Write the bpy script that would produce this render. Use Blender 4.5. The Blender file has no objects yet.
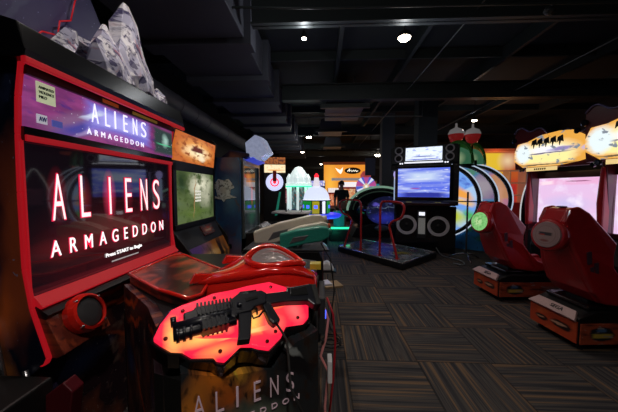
import bpy, math, random
from mathutils import Vector, Matrix, noise as mnoise
random.seed(4)
C = bpy.context.scene.collection
PI = math.pi
R = math.radians
S = bpy.context.scene

# ------------------------------------------------------------------ camera, world, exposure, lights
cam_d = bpy.data.cameras.new('camera'); cam = bpy.data.objects.new('camera', cam_d); C.objects.link(cam)
cam_d.sensor_width = 36; cam_d.lens = 16.0; cam_d.clip_start = 0.02; cam_d.clip_end = 100
cam.location = (0, 0, 1.46); cam.rotation_euler = (R(90 - 3.33), 0, R(2.5))
S.camera = cam
W = bpy.data.worlds.new('world'); S.world = W; W.use_nodes = True
W.node_tree.nodes['Background'].inputs[0].default_value = (0.01, 0.012, 0.02, 1)
W.node_tree.nodes['Background'].inputs[1].default_value = 0.3
S.view_settings.view_transform = 'Standard'; S.view_settings.look = 'None'
S.view_settings.exposure = 0.0; S.view_settings.gamma = 1.0
S.cycles.use_denoising = True
S.cycles.sample_clamp_indirect = 4.0
S.cycles.max_bounces = 6

def light(kind, name, loc, energy, color=(1, 1, 1), size=0.1, rot=(0, 0, 0), spot=None, blend=0.6, size_y=None, parent=None):
    d = bpy.data.lights.new(name, kind); d.energy = energy; d.color = color
    if kind == 'AREA':
        d.size = size
        if size_y: d.shape = 'RECTANGLE'; d.size_y = size_y
    else: d.shadow_soft_size = size
    if kind == 'SPOT': d.spot_size = R(spot); d.spot_blend = blend
    o = bpy.data.objects.new(name, d); C.objects.link(o); o.location = loc; o.rotation_euler = rot
    if parent: o.parent = parent
    return o

# hall ceiling lamps, the last one added out of view to light the topper: (x, y, z, watts, visible lens size)
LAMPS = [(1.14, 3.96, 3.55, 62, 0.085), (-0.24, 3.92, 3.55, 90, 0.035), (-0.48, 10.98, 3.55, 60, 0.11),
         (3.4, 16.7, 3.55, 70, 0.2), (-.90, 13.4, 3.3, 30, 0.08), (0.0, 18.6, 3.2, 20, 0.07),
         (0.1, -0.3, 3.55, 150, 0.08), (4.6, 8.6, 3.55, 40, 0.07), (2.6, 0.6, 3.55, 7, 0.06), (-.85, 1.85, 3.55, 60, 0.05)]

# ------------------------------------------------------------------ materials
def mat(name, col, rough=0.5, metal=0.0, emit=0.0, ecol=None, coat=0.0, bump=0.0, bscale=60, var=0.0, trans=0.0):
    m = bpy.data.materials.new(name); m.use_nodes = True
    n = m.node_tree.nodes; l = m.node_tree.links; b = n['Principled BSDF']
    b.inputs['Base Color'].default_value = (*col, 1); b.inputs['Roughness'].default_value = rough
    b.inputs['Metallic'].default_value = metal; b.inputs['Coat Weight'].default_value = coat
    b.inputs['Coat Roughness'].default_value = 0.08
    if trans: b.inputs['Transmission Weight'].default_value = trans
    if emit:
        b.inputs['Emission Color'].default_value = (*(ecol or col), 1); b.inputs['Emission Strength'].default_value = emit
    tc = n.new('ShaderNodeTexCoord'); nz = n.new('ShaderNodeTexNoise'); nz.inputs['Scale'].default_value = bscale
    nz.inputs['Detail'].default_value = 4; l.new(tc.outputs['Object'], nz.inputs['Vector'])
    if var:
        mr = n.new('ShaderNodeMapRange'); mr.inputs['To Min'].default_value = 1 - var; mr.inputs['To Max'].default_value = 1 + var
        l.new(nz.outputs['Fac'], mr.inputs['Value'])
        vm = n.new('ShaderNodeVectorMath'); vm.operation = 'SCALE'; vm.inputs[0].default_value = col
        l.new(mr.outputs[0], vm.inputs['Scale']); l.new(vm.outputs[0], b.inputs['Base Color'])
    if bump:
        bp = n.new('ShaderNodeBump'); bp.inputs['Strength'].default_value = bump; bp.inputs['Distance'].default_value = 0.01
        l.new(nz.outputs['Fac'], bp.inputs['Height']); l.new(bp.outputs[0], b.inputs['Normal'])
    return m

def art(name, bg, layers, emit=0.0, rough=0.35, warp=(4, 0.0), coat=0.0, dim=1.0):
    """printed or backlit artwork in UV space; layers = (kind, ...) drawn one over another"""
    m = bpy.data.materials.new(name); m.use_nodes = True
    n = m.node_tree.nodes; l = m.node_tree.links; b = n['Principled BSDF']
    tc = n.new('ShaderNodeTexCoord'); vec = tc.outputs['UV']
    raw = vec
    if warp[1]:
        nz = n.new('ShaderNodeTexNoise'); nz.inputs['Scale'].default_value = warp[0]; nz.inputs['Detail'].default_value = 3
        l.new(vec, nz.inputs['Vector'])
        a = n.new('ShaderNodeVectorMath'); a.operation = 'SUBTRACT'; l.new(nz.outputs['Color'], a.inputs[0]); a.inputs[1].default_value = (.5, .5, .5)
        c = n.new('ShaderNodeVectorMath'); c.operation = 'SCALE'; l.new(a.outputs[0], c.inputs[0]); c.inputs['Scale'].default_value = warp[1]
        d = n.new('ShaderNodeVectorMath'); d.operation = 'ADD'; l.new(vec, d.inputs[0]); l.new(c.outputs[0], d.inputs[1]); vec = d.outputs[0]
    rgb = n.new('ShaderNodeRGB'); rgb.outputs[0].default_value = (*bg, 1); cur = rgb.outputs[0]
    for L in layers:
        k = L[0]
        if k in 'eb':
            _, cx, cy, rx, ry, col, soft = L[:7]; ang = L[7] if len(L) > 7 else 0
            s = n.new('ShaderNodeVectorMath'); s.operation = 'SUBTRACT'; l.new(vec, s.inputs[0]); s.inputs[1].default_value = (cx, cy, 0)
            o = s.outputs[0]
            if ang:
                r = n.new('ShaderNodeVectorRotate'); r.rotation_type = 'Z_AXIS'; r.inputs['Angle'].default_value = R(ang); l.new(o, r.inputs['Vector']); o = r.outputs[0]
            q = n.new('ShaderNodeVectorMath'); q.operation = 'MULTIPLY'; l.new(o, q.inputs[0]); q.inputs[1].default_value = (1 / rx, 1 / ry, 0)
            if k == 'e':
                w = n.new('ShaderNodeVectorMath'); w.operation = 'LENGTH'; l.new(q.outputs[0], w.inputs[0]); o = w.outputs['Value']
            else:
                w = n.new('ShaderNodeVectorMath'); w.operation = 'ABSOLUTE'; l.new(q.outputs[0], w.inputs[0])
                sp = n.new('ShaderNodeSeparateXYZ'); l.new(w.outputs[0], sp.inputs[0])
                mx = n.new('ShaderNodeMath'); mx.operation = 'MAXIMUM'; l.new(sp.outputs[0], mx.inputs[0]); l.new(sp.outputs[1], mx.inputs[1]); o = mx.outputs[0]
            mr = n.new('ShaderNodeMapRange'); mr.inputs['From Min'].default_value = 1 + 1e-4; mr.inputs['From Max'].default_value = 1 - soft
            l.new(o, mr.inputs['Value']); fac = mr.outputs[0]
        elif k == 'n':
            _, sx, sy, lo, hi, col = L[:6]
            q = n.new('ShaderNodeVectorMath'); q.operation = 'MULTIPLY'; l.new(vec, q.inputs[0]); q.inputs[1].default_value = (sx, sy, 1)
            w = n.new('ShaderNodeTexNoise'); w.inputs['Scale'].default_value = 1; w.inputs['Detail'].default_value = 3; l.new(q.outputs[0], w.inputs['Vector'])
            mr = n.new('ShaderNodeMapRange'); mr.inputs['From Min'].default_value = lo; mr.inputs['From Max'].default_value = hi
            l.new(w.outputs['Fac'], mr.inputs['Value']); fac = mr.outputs[0]
        elif k == 'r':      # ring of rays round a centre
            _, cx, cy, cnt, col = L[:5]
            s = n.new('ShaderNodeVectorMath'); s.operation = 'SUBTRACT'; l.new(raw, s.inputs[0]); s.inputs[1].default_value = (cx, cy, 0)
            sp = n.new('ShaderNodeSeparateXYZ'); l.new(s.outputs[0], sp.inputs[0])
            at = n.new('ShaderNodeMath'); at.operation = 'ARCTAN2'; l.new(sp.outputs[1], at.inputs[0]); l.new(sp.outputs[0], at.inputs[1])
            mu = n.new('ShaderNodeMath'); mu.operation = 'MULTIPLY'; l.new(at.outputs[0], mu.inputs[0]); mu.inputs[1].default_value = cnt
            si = n.new('ShaderNodeMath'); si.operation = 'SINE'; l.new(mu.outputs[0], si.inputs[0])
            mr = n.new('ShaderNodeMapRange'); mr.inputs['From Min'].default_value = 0; mr.inputs['From Max'].default_value = .3
            l.new(si.outputs[0], mr.inputs['Value']); fac = mr.outputs[0]
        x = n.new('ShaderNodeMix'); x.data_type = 'RGBA'; l.new(fac, x.inputs['Factor']); l.new(cur, x.inputs['A']); x.inputs['B'].default_value = (*col, 1)
        cur = x.outputs['Result']
    b.inputs['Roughness'].default_value = rough; b.inputs['Coat Weight'].default_value = coat; b.inputs['Coat Roughness'].default_value = 0.05
    if emit:
        l.new(cur, b.inputs['Emission Color']); b.inputs['Emission Strength'].default_value = emit
        b.inputs['Base Color'].default_value = (0.01, 0.01, 0.012, 1)
    else: l.new(cur, b.inputs['Base Color'])
    return m

M = dict(
    black=mat('black_plastic', (0.006, 0.006, 0.007), 0.45, var=.3),
    gloss_black=mat('glossy_black', (0.006, 0.006, 0.008), 0.15, coat=.5),
    satin=mat('brushed_black_metal', (0.03, 0.03, 0.032), 0.3, .7, bump=.05),
    header=mat('black_header_lacquer', (.006, .006, .008), .26),
    dgrey=mat('dark_grey_metal', (0.03, 0.032, 0.036), 0.5, .2, var=.3),
    grey=mat('grey_metal', (0.2, 0.21, 0.22), 0.4, .5, var=.2),
    silver=mat('silver_metal', (0.5, 0.5, 0.54), 0.25, .9, var=.1),
    red=mat('red_lit_trim', (0.22, 0.004, 0.006), 0.5, emit=.26, ecol=(1, .015, .03)),
    red_gloss=mat('glossy_red_shell', (0.8, 0.02, 0.012), 0.12, coat=1.0, var=.15, bscale=8),
    red_plain=mat('red_moulded_plastic', (0.5, 0.014, 0.02), 0.3, coat=.3, var=.2, bscale=12),
    red_tube=mat('red_powder_coat', (0.45, 0.02, 0.02), 0.3, coat=.5),
    maroon=mat('maroon_cabinet', (0.09, 0.006, 0.012), 0.35, coat=.3, var=.4, bscale=9),
    white=mat('white_plastic', (0.7, 0.7, 0.72), 0.4, var=.1),
    beige=mat('ivory_plastic', (0.8, 0.75, 0.62), 0.35, coat=.3, var=.1),
    teal=mat('teal_plastic', (0.03, 0.36, 0.27), 0.35, coat=.3, var=.15),
    orange=mat('orange_plastic', (0.7, 0.1, 0.02), 0.4, var=.1),
    tan=mat('tan_board', (0.35, 0.24, 0.13), 0.7, var=.3),
    gun=mat('dark_navy_gun_plastic', (0.006, 0.007, 0.013), 0.34, coat=.2, var=.4),
    grille=mat('speaker_grille', (0.035, 0.035, 0.04), 0.7, .3, bump=.6, bscale=260),
    white_lit=mat('white_backlit_acrylic', (0.9, 0.92, 1), 0.4, emit=1.0),
    cool_lit=mat('blue_led', (0.1, 0.2, 1), 0.4, emit=2.0, ecol=(.06, .1, 1)),
    green_lit=mat('green_led', (0.05, 1, .4), 0.4, emit=1.6, ecol=(.03, .8, .35)),
    red_lit=mat('red_led', (1, .05, .05), 0.4, emit=1.2, ecol=(1, .03, .05)),
    rubber=mat('black_rubber', (0.01, 0.01, 0.01), 0.8),
    pinkcable=mat('pink_cable', (0.75, 0.28, 0.28), 0.4), redcable=mat('red_cable', (0.4, 0.01, 0.02), 0.4),
)

# ------------------------------------------------------------------ mesh helpers
class MB:
    def __init__(s): s.v = []; s.f = []; s.mi = []; s.cur = 0; s.sm = []; s.smooth = False
    def mat(s, i): s.cur = i; return s
    def _add(s, vs, fs, M_=None):
        k = len(s.v)
        for p in vs:
            p = Vector(p); s.v.append(M_ @ p if M_ else p)
        for f in fs: s.f.append([i + k for i in f]); s.mi.append(s.cur); s.sm.append(s.smooth)
        return s
    def box(s, x0, x1, y0, y1, z0, z1, M_=None):
        vs = [(x, y, z) for x in (x0, x1) for y in (y0, y1) for z in (z0, z1)]
        return s._add(vs, [(0, 1, 3, 2), (4, 6, 7, 5), (0, 4, 5, 1), (2, 3, 7, 6), (0, 2, 6, 4), (1, 5, 7, 3)], M_)
    def prism(s, pts, ax, d0, d1, M_=None):
        """2-D outline pts swept along axis ax: 'x' -> pts are (y,z); 'y' -> (x,z); 'z' -> (x,y)"""
        def mk(p, d): return {'x': (d, p[0], p[1]), 'y': (p[0], d, p[1]), 'z': (p[0], p[1], d)}[ax]
        n = len(pts); vs = [mk(p, d0) for p in pts] + [mk(p, d1) for p in pts]
        fs = [tuple(range(n - 1, -1, -1)), tuple(range(n, 2 * n))] + [(i, (i + 1) % n, n + (i + 1) % n, n + i) for i in range(n)]
        return s._add(vs, fs, M_)
    def tube(s, pts, r, n=10, closed=False, M_=None):
        pts = [Vector(p) for p in pts]; N = len(pts); rs = r if isinstance(r, (list, tuple)) else [r] * N
        rings = []; up = None
        for i, p in enumerate(pts):
            a = pts[(i - 1) % N] if (i or closed) else p; b = pts[(i + 1) % N] if (i < N - 1 or closed) else p
            t = (b - a).normalized()
            if up is None: up = t.orthogonal().normalized()
            up = (up - t * up.dot(t)); up = up.normalized() if up.length > 1e-5 else t.orthogonal().normalized()
            w = t.cross(up)
            rings.append([p + (up * math.cos(q) + w * math.sin(q)) * rs[i] for q in (2 * PI * j / n for j in range(n))])
        sm = s.smooth; s.smooth = True
        fs = [(i * n + j, i * n + (j + 1) % n, ((i + 1) % N) * n + (j + 1) % n, ((i + 1) % N) * n + j) for i in range(N if closed else N - 1) for j in range(n)]
        if not closed: fs += [tuple(range(n - 1, -1, -1)), tuple(range((N - 1) * n, N * n))]
        s._add([v for g in rings for v in g], fs, M_); s.smooth = sm
        return s
    def lathe(s, prof, n=24, M_=None, cap=True):
        """prof = (r, h) revolved round local z"""
        vs = [(r * math.cos(2 * PI * j / n), r * math.sin(2 * PI * j / n), h) for r, h in prof for j in range(n)]
        fs = [(i * n + j, i * n + (j + 1) % n, (i + 1) * n + (j + 1) % n, (i + 1) * n + j) for i in range(len(prof) - 1) for j in range(n)]
        if cap: fs += [tuple(range(n - 1, -1, -1)), tuple(range((len(prof) - 1) * n, len(prof) * n))]
        return s._add(vs, fs, M_)
    def ball(s, c, r, n=12, M_=None):
        r = r if isinstance(r, (tuple, list)) else (r, r, r); m = n // 2 + 1
        vs = [(c[0] + r[0] * math.sin(PI * i / m) * math.cos(2 * PI * j / n), c[1] + r[1] * math.sin(PI * i / m) * math.sin(2 * PI * j / n), c[2] + r[2] * math.cos(PI * i / m)) for i in range(1, m) for j in range(n)]
        vs += [(c[0], c[1], c[2] + r[2]), (c[0], c[1], c[2] - r[2])]; k = len(vs)
        fs = [(i * n + j, (i + 1) * n + j, (i + 1) * n + (j + 1) % n, i * n + (j + 1) % n) for i in range(m - 2) for j in range(n)]
        fs += [(j, (j + 1) % n, k - 2) for j in range(n)] + [((m - 2) * n + (j + 1) % n, (m - 2) * n + j, k - 1) for j in range(n)]
        sm = s.smooth; s.smooth = True; s._add(vs, fs, M_); s.smooth = sm
        return s
    def grid(s, fn, nu, nv, M_=None):
        vs = [fn(i / nu, j / nv) for i in range(nu + 1) for j in range(nv + 1)]
        fs = [(i * (nv + 1) + j, (i + 1) * (nv + 1) + j, (i + 1) * (nv + 1) + j + 1, i * (nv + 1) + j + 1) for i in range(nu) for j in range(nv)]
        sm = s.smooth; s.smooth = True; s._add(vs, fs, M_); s.smooth = sm
        return s
    def build(s, name, mats, parent=None, uv='xz', xf=None, world=False, bevel=0, seg=2, solid=0, sub=0, kind=None, label=None):
        me = bpy.data.meshes.new(name)
        ia, ib = 'xyz'.index(uv[0]), 'xyz'.index(uv[1])
        lo = [min(v[k] for v in s.v) for k in range(3)]; hi = [max(v[k] for v in s.v) for k in range(3)]
        UV = [((v[ia] - lo[ia]) / max(hi[ia] - lo[ia], 1e-6), (v[ib] - lo[ib]) / max(hi[ib] - lo[ib], 1e-6)) for v in s.v]
        vs = [xf @ v for v in s.v] if xf else s.v
        if world and parent:
            q = parent; T = Matrix()
            while q: T = q.matrix_basis @ T; q = q.parent
            T = T.inverted(); vs = [T @ v for v in vs]
        me.from_pydata([tuple(v) for v in vs], [], s.f)
        for m in (mats if isinstance(mats, (list, tuple)) else [mats]): me.materials.append(m)
        ul = me.uv_layers.new(name='UVMap')
        for p in me.polygons:
            p.material_index = s.mi[p.index]; p.use_smooth = s.sm[p.index]
            for li in p.loop_indices: ul.data[li].uv = UV[me.loops[li].vertex_index]
        import bmesh
        bm = bmesh.new(); bm.from_mesh(me); bmesh.ops.recalc_face_normals(bm, faces=bm.faces); bm.to_mesh(me); bm.free()
        o = bpy.data.objects.new(name, me); C.objects.link(o); o.parent = parent
        if solid: md = o.modifiers.new('solid', 'SOLIDIFY'); md.thickness = solid
        if bevel: md = o.modifiers.new('bevel', 'BEVEL'); md.width = bevel; md.segments = seg; md.limit_method = 'ANGLE'; md.angle_limit = R(40)
        if sub: md = o.modifiers.new('sub', 'SUBSURF'); md.levels = sub; md.render_levels = sub
        if kind: o['kind'] = kind
        if label: o['label'] = label
        return o

def TR(x=0, y=0, z=0, rx=0, ry=0, rz=0, s=1):
    return Matrix.Translation((x, y, z)) @ Matrix.Rotation(R(rz), 4, 'Z') @ Matrix.Rotation(R(ry), 4, 'Y') @ Matrix.Rotation(R(rx), 4, 'X') @ Matrix.Scale(s, 4)

def tag(o, label, cat, group=None):
    o['label'] = label; o['category'] = cat
    if group: o['group'] = group
    return o
def thing(name, label, cat, loc=(0, 0, 0), rz=0, group=None):
    o = bpy.data.objects.new(name, None); o.empty_display_size = .1; C.objects.link(o)
    o.location = loc; o.rotation_euler = (0, 0, R(rz)); return tag(o, label, cat, group)
def struct(name, mb, m, **k): return mb.build(name, m, kind='structure', **k)
def dup(root, loc=None, rz=None, label=None):
    r = root.copy(); C.objects.link(r)
    if loc: r.location = loc
    if rz is not None: r.rotation_euler = (0, 0, R(rz))
    if label: r['label'] = label
    for ch in list(root.children):
        c = ch.copy(); C.objects.link(c); c.parent = r
        for g in list(ch.children):
            d = g.copy(); C.objects.link(d); d.parent = c
    return r
def box(x0, x1, y0, y1, z0, z1, M_=None): return MB().box(x0, x1, y0, y1, z0, z1, M_)

def txt(s, w, h, m, parent, name='lettering', xf=None, space=1.0, depth=.003, world=False, keep=False, bold=0.0):
    """lettering standing in the xz plane, lower left at the origin, facing -y, w wide and h high"""
    cu = bpy.data.curves.new(name, 'FONT'); cu.body = s; cu.space_character = space; cu.extrude = .01; cu.offset = bold
    t = bpy.data.objects.new(name, cu); C.objects.link(t)
    dg = bpy.context.evaluated_depsgraph_get(); dg.update()
    me = bpy.data.meshes.new_from_object(t.evaluated_get(dg)); bpy.data.objects.remove(t)
    xs = [v.co.x for v in me.vertices]; ys = [v.co.y for v in me.vertices]
    sx = w / (max(xs) - min(xs)); sy = h / (max(ys) - min(ys)); x0, y0 = min(xs), min(ys)
    T = xf or Matrix()
    if world and parent:
        q = parent; P = Matrix()
        while q: P = q.matrix_basis @ P; q = q.parent
        T = P.inverted() @ T
    for v in me.vertices:
        v.co = T @ Vector(((v.co.x - x0) * sx, -(v.co.z + .01) * depth / .02, (v.co.y - y0) * sy))
    me.materials.clear(); me.materials.append(m)
    me.name = name; o = bpy.data.objects.new(name, me); C.objects.link(o); o.parent = parent
    return o

# ------------------------------------------------------------------ room shell
def carpet():
    m = bpy.data.materials.new('striped_carpet_tiles'); m.use_nodes = True
    n = m.node_tree.nodes; l = m.node_tree.links; b = n['Principled BSDF']
    def math_(op, a, c=None, d=None):
        q = n.new('ShaderNodeMath'); q.operation = op
        for i, x in enumerate((a, c, d)):
            if x is None: continue
            if isinstance(x, (int, float)): q.inputs[i].default_value = x
            else: l.new(x, q.inputs[i])
        return q.outputs[0]
    tc = n.new('ShaderNodeTexCoord'); sp = n.new('ShaderNodeSeparateXYZ'); l.new(tc.outputs['Object'], sp.inputs[0])
    T = .607
    X = math_('DIVIDE', math_('ADD', sp.outputs[0], -.218 + T * 40), T); Y = math_('DIVIDE', math_('ADD', sp.outputs[1], -.479 + T * 40), T)
    fx, fy = math_('FLOOR', X), math_('FLOOR', Y)
    par = math_('MODULO', math_('ADD', fx, fy), 2)          # 1 -> stripes along y
    par = math_('GREATER_THAN', par, .5)
    u = math_('FRACT', X); v = math_('FRACT', Y)
    c1 = math_('ADD', math_('MULTIPLY', u, par), math_('MULTIPLY', v, math_('SUBTRACT', 1, par)))
    c2 = math_('ADD', math_('MULTIPLY', v, par), math_('MULTIPLY', u, math_('SUBTRACT', 1, par)))
    idx = math_('ADD', math_('MULTIPLY', fx, 7.31), math_('MULTIPLY', fy, 3.77))
    cb = n.new('ShaderNodeCombineXYZ'); l.new(math_('MULTIPLY', c1, 24), cb.inputs[0]); l.new(math_('MULTIPLY', c2, .5), cb.inputs[1]); l.new(idx, cb.inputs[2])
    nz = n.new('ShaderNodeTexNoise'); nz.inputs['Scale'].default_value = 1; nz.inputs['Detail'].default_value = 1; l.new(cb.outputs[0], nz.inputs['Vector'])
    rp = n.new('ShaderNodeValToRGB'); l.new(nz.outputs['Fac'], rp.inputs[0]); e = rp.color_ramp.elements
    e[0].position = .3; e[0].color = (.028, .028, .033, 1); e[1].position = .72; e[1].color = (.20, .125, .075, 1)
    for p, c in ((.42, (.05, .048, .052, 1)), (.5, (.10, .088, .08, 1)), (.56, (.055, .05, .052, 1)), (.63, (.16, .105, .07, 1))):
        q = e.new(p); q.color = c
    edge = math_('MINIMUM', math_('MINIMUM', u, math_('SUBTRACT', 1, u)), math_('MINIMUM', v, math_('SUBTRACT', 1, v)))
    seam = math_('GREATER_THAN', edge, .010)
    fine = n.new('ShaderNodeTexNoise'); fine.inputs['Scale'].default_value = 350; l.new(tc.outputs['Object'], fine.inputs['Vector'])
    mr = n.new('ShaderNodeMapRange'); mr.inputs['To Min'].default_value = .6; mr.inputs['To Max'].default_value = 1.4; l.new(fine.outputs['Fac'], mr.inputs['Value'])
    k = math_('MULTIPLY', mr.outputs[0], math_('ADD', math_('MULTIPLY', seam, .5), .5))
    k = math_('MULTIPLY', k, .82)
    vm = n.new('ShaderNodeVectorMath'); vm.operation = 'SCALE'; l.new(rp.outputs[0], vm.inputs[0]); l.new(k, vm.inputs['Scale']); l.new(vm.outputs[0], b.inputs['Base Color'])
    b.inputs['Roughness'].default_value = .9; b.inputs['Specular IOR Level'].default_value = .2
    bp = n.new('ShaderNodeBump'); bp.inputs['Strength'].default_value = .3; bp.inputs['Distance'].default_value = .004; l.new(fine.outputs['Fac'], bp.inputs['Height']); l.new(bp.outputs[0], b.inputs['Normal'])
    return m
ceil_m = mat('black_painted_deck', (0.03, 0.034, 0.036), .8, bump=.3, var=.3)
duct_m = mat('dark_painted_duct', (0.11, 0.115, 0.145), .55, .2, var=.15, bscale=3)
beam_m = mat('dark_painted_steel', (0.045, 0.055, 0.055), .5, .2, var=.2)
wall_m = mat('dark_wall_paint', (0.02, 0.022, 0.028), .8, var=.3)
XL, XR, YB, YF, ZC = -3.6, 9.0, 20.0, -3.0, 4.3
struct('floor', box(XL - .1, XR + .1, YF - .1, YB + .1, -.1, 0), carpet())
struct('ceiling', box(XL - .1, XR + .1, YF - .1, YB + .1, ZC, ZC + .1), ceil_m)
struct('wall_left', box(XL - .1, XL, YF, YB, 0, ZC), wall_m)
struct('wall_right', box(XR, XR + .1, YF, YB, 0, ZC), wall_m)
struct('wall_back', box(XL, XR, YB, YB + .1, 0, ZC), wall_m)
struct('wall_front', box(XL, XR, YF - .1, YF, 0, ZC), wall_m)
# steel joists across the hall
for i, (y, z0, z1, d) in enumerate([(3.66, 3.62, 3.95, .14), (6.5, 3.55, 3.9, .18), (10.9, 3.6, 3.9, .16), (14.6, 3.6, 3.9, .16), (-.5, 3.62, 3.95, .16), (17.6, 3.6, 3.9, .16)]):
    b = MB().box(-.92, XR, y, y + d, z0, z0 + .02).box(-.92, XR, y, y + d, z1, z1 + .02).box(-.92, XR, y + d / 2 - .01, y + d / 2 + .01, z0, z1)
    struct('ceiling_beam', b, beam_m)
for x in (-2.9, .3, 1.7, 3.6, 5.4, 7.2):
    struct('ceiling_purlin', box(x, x + .07, YF, YB, 4.05, 4.3), beam_m)
for y in [1.0, 2.2, 4.6, 5.8, 8.4, 9.6, 12.2, 13.4, 16]:
    struct('ceiling_purlin', box(XL, XR, y, y + .05, 4.12, 4.3), beam_m)
struct('column', box(2.26, 2.72, 10.4, 10.8, 0, ZC), mat('grey_column_paint', (.11, .12, .13), .7, var=.1))
struct('column', box(2.85, 3.4, 8.3, 8.7, 0, ZC), mat('dark_grey_column_paint', (.06, .07, .075), .7, var=.1))
struct('trim_1', box(XL, XR, 19.86, 20, 3.0, 3.14), beam_m)

# big rectangular duct on the left, in flanged sections
d = thing('air_duct', 'large dark rectangular air duct in stepped sections running over the left machines', 'duct', (-1.75, 5, 3.5))
y = 0.4; k = 0
while y < 17.5:
    MB().box(-.72, .68 + .0 * k, y - 5, y - 5 + .98, .06, .66).build('duct_section', duct_m, d, bevel=.01)
    MB().box(-.76, .78, y - 5 + .98, y - 5 + 1.25, -.02, .7).build('duct_collar', duct_m, d, bevel=.008)
    y += 1.25; k += 1
p = thing('spiral_duct', 'round spiral duct running along the left wall under the ceiling', 'duct', (-3.05, 5, 3.25))
b = MB()
b.tube([(0, -7 + i * .8, 0) for i in range(26)], .2, 20)
for i in range(28): b.tube([(0, -7 + i * .7, 0), (0, -7 + i * .7 + .03, 0)], .21, 20)
b.build('pipe', duct_m, p)
# hanging box ducts over the aisle
for (x0, x1, y0, y1, z0, z1, lab) in [(.10, 1.06, 6.86, 8.3, 3.45, 3.95, 'dark hanging box duct with a flat lip nearest over the aisle'),
                                      (-.1, .75, 9.6, 10.6, 3.45, 3.9, 'dark hanging box duct second along the aisle'),
                                      (.1, .95, 12.6, 13.6, 3.4, 3.85, 'dark hanging box duct farthest along the aisle')]:
    t = thing('ceiling_diffuser', lab, 'duct', ((x0 + x1) / 2, y0, z0), 0, 'box ducts over the aisle')
    w = (x1 - x0) / 2
    MB().prism([(-w, .05), (w, .05), (w * .75, z1 - z0), (-w * .75, z1 - z0)], 'y', 0, y1 - y0).build('housing', duct_m, t, bevel=.01)
    MB().box(-w - .12, w + .12, -.06, .02, 0, .1).build('lip', beam_m, t)
    MB().tube([(-w * .5, .2, z1 - z0), (-w * .5, .2, ZC - z0)], .008, 6).build('hanger', M['grey'], t)
    MB().tube([(w * .5, .2, z1 - z0), (w * .5, .2, ZC - z0)], .008, 6).build('hanger', M['grey'], t)
# conduits
def conduit(pts, r, m, lab): tag(MB().tube(pts, r, 8).build('conduit', m), lab, 'pipe')
conduit([(1.98, YF + .01, 3.76), (1.98, 19.8, 3.76)], .010, M['grey'], 'thin straight cable conduit running down the middle of the ceiling')
conduit([(4.4, 2.5, 3.72), (4.4, 19.8, 3.72)], .014, M['grey'], 'long pale conduit over the racing machines at right')
conduit([(-.95, 3.0, 3.4), (-.1, 3.05, 3.4), (3.3, 3.1, 3.4), (3.35, 3.1, 4.28)], .012, beam_m, 'thin dark pipe crossing the ceiling near the front lamps')
conduit([(-.9, 7.6, 3.44), (2.7, 7.6, 3.44), (2.72, 7.6, 4.28)], .02, M['grey'], 'grey sprinkler pipe crossing between the box ducts')
# ceiling lamps
lamp_labels = ['brightest round ceiling spotlight, over the middle of the aisle', 'small ceiling spotlight left of the brightest lamp',
               'round ceiling spotlight far down the aisle left of centre', 'round ceiling spotlight beside the grey column at the back',
               'small far ceiling spotlight over the white tower game', 'tiny farthest ceiling spotlight near the orange booth',
               'ceiling spotlight behind the viewpoint', 'ceiling spotlight above the fish wheel game', 'ceiling spotlight over the right of the near aisle', 'added unseen ceiling spotlight lighting the topper of the big red-trimmed shooting game']
lens_m = mat('lamp_lens', (1, .93, .8), .3, emit=30, ecol=(1, .86, .66))
for (x, y, z, e, r), lab in zip(LAMPS, lamp_labels):
    t = thing('ceiling_lamp', lab, 'ceiling lamp', (x, y, z), 0, 'round ceiling lamps')
    MB().lathe([(r * 1.0, .004), (r * 1.06, 0), (r * 1.08, .02), (r * 1.0, .06), (r * .5, .09)], 20).build('housing', M['black'], t)
    MB().ball((0, 0, .0), (r * .95, r * .95, r * .5), 14).build('lens', lens_m, t)
    MB().tube([(0, 0, .09), (0, 0, ZC - z - .002)], .008, 8).build('stem', M['black'], t)
    light('SPOT', 'lamp_light', (0, 0, -r * .6 - .02), e * .75, (1, .89, .78), r * .6, (0, 0, 0), 118, 1.0, parent=t)
    light('POINT', 'lamp_spill', (0, 0, -r * .6 - .06), e * .075, (.9, .95, 1), r * .6, parent=t)
t = thing('security_camera', 'small dark security camera hanging from the ceiling beam at right', 'camera', (2.65, 3.4, 3.5))
MB().box(.0, .03, 0, .03, 0, .12).build('bracket', M['dgrey'], t); MB().ball((-.05, -.03, .0), (.07, .05, .045)).build('body', M['dgrey'], t)
t = thing('speaker_box', 'grey box speaker mounted above the second machine on the left', 'speaker', (-2.25, 4.9, 0))
MB().box(-.25, .12, -.1, .15, 1.98, 2.3).build('cabinet', M['dgrey'], t, bevel=.01)
MB().box(-1.345, -.25, .0, .04, 2.1, 2.14).build('bracket', M['dgrey'], t)

# ------------------------------------------------------------------ A: the big shooter at the left front
A = thing('arcade_cabinet', 'large red-trimmed shooting game cabinet at left front with red lettered screen', 'arcade machine', (-1.75, 1.75, 0), 90)
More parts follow.
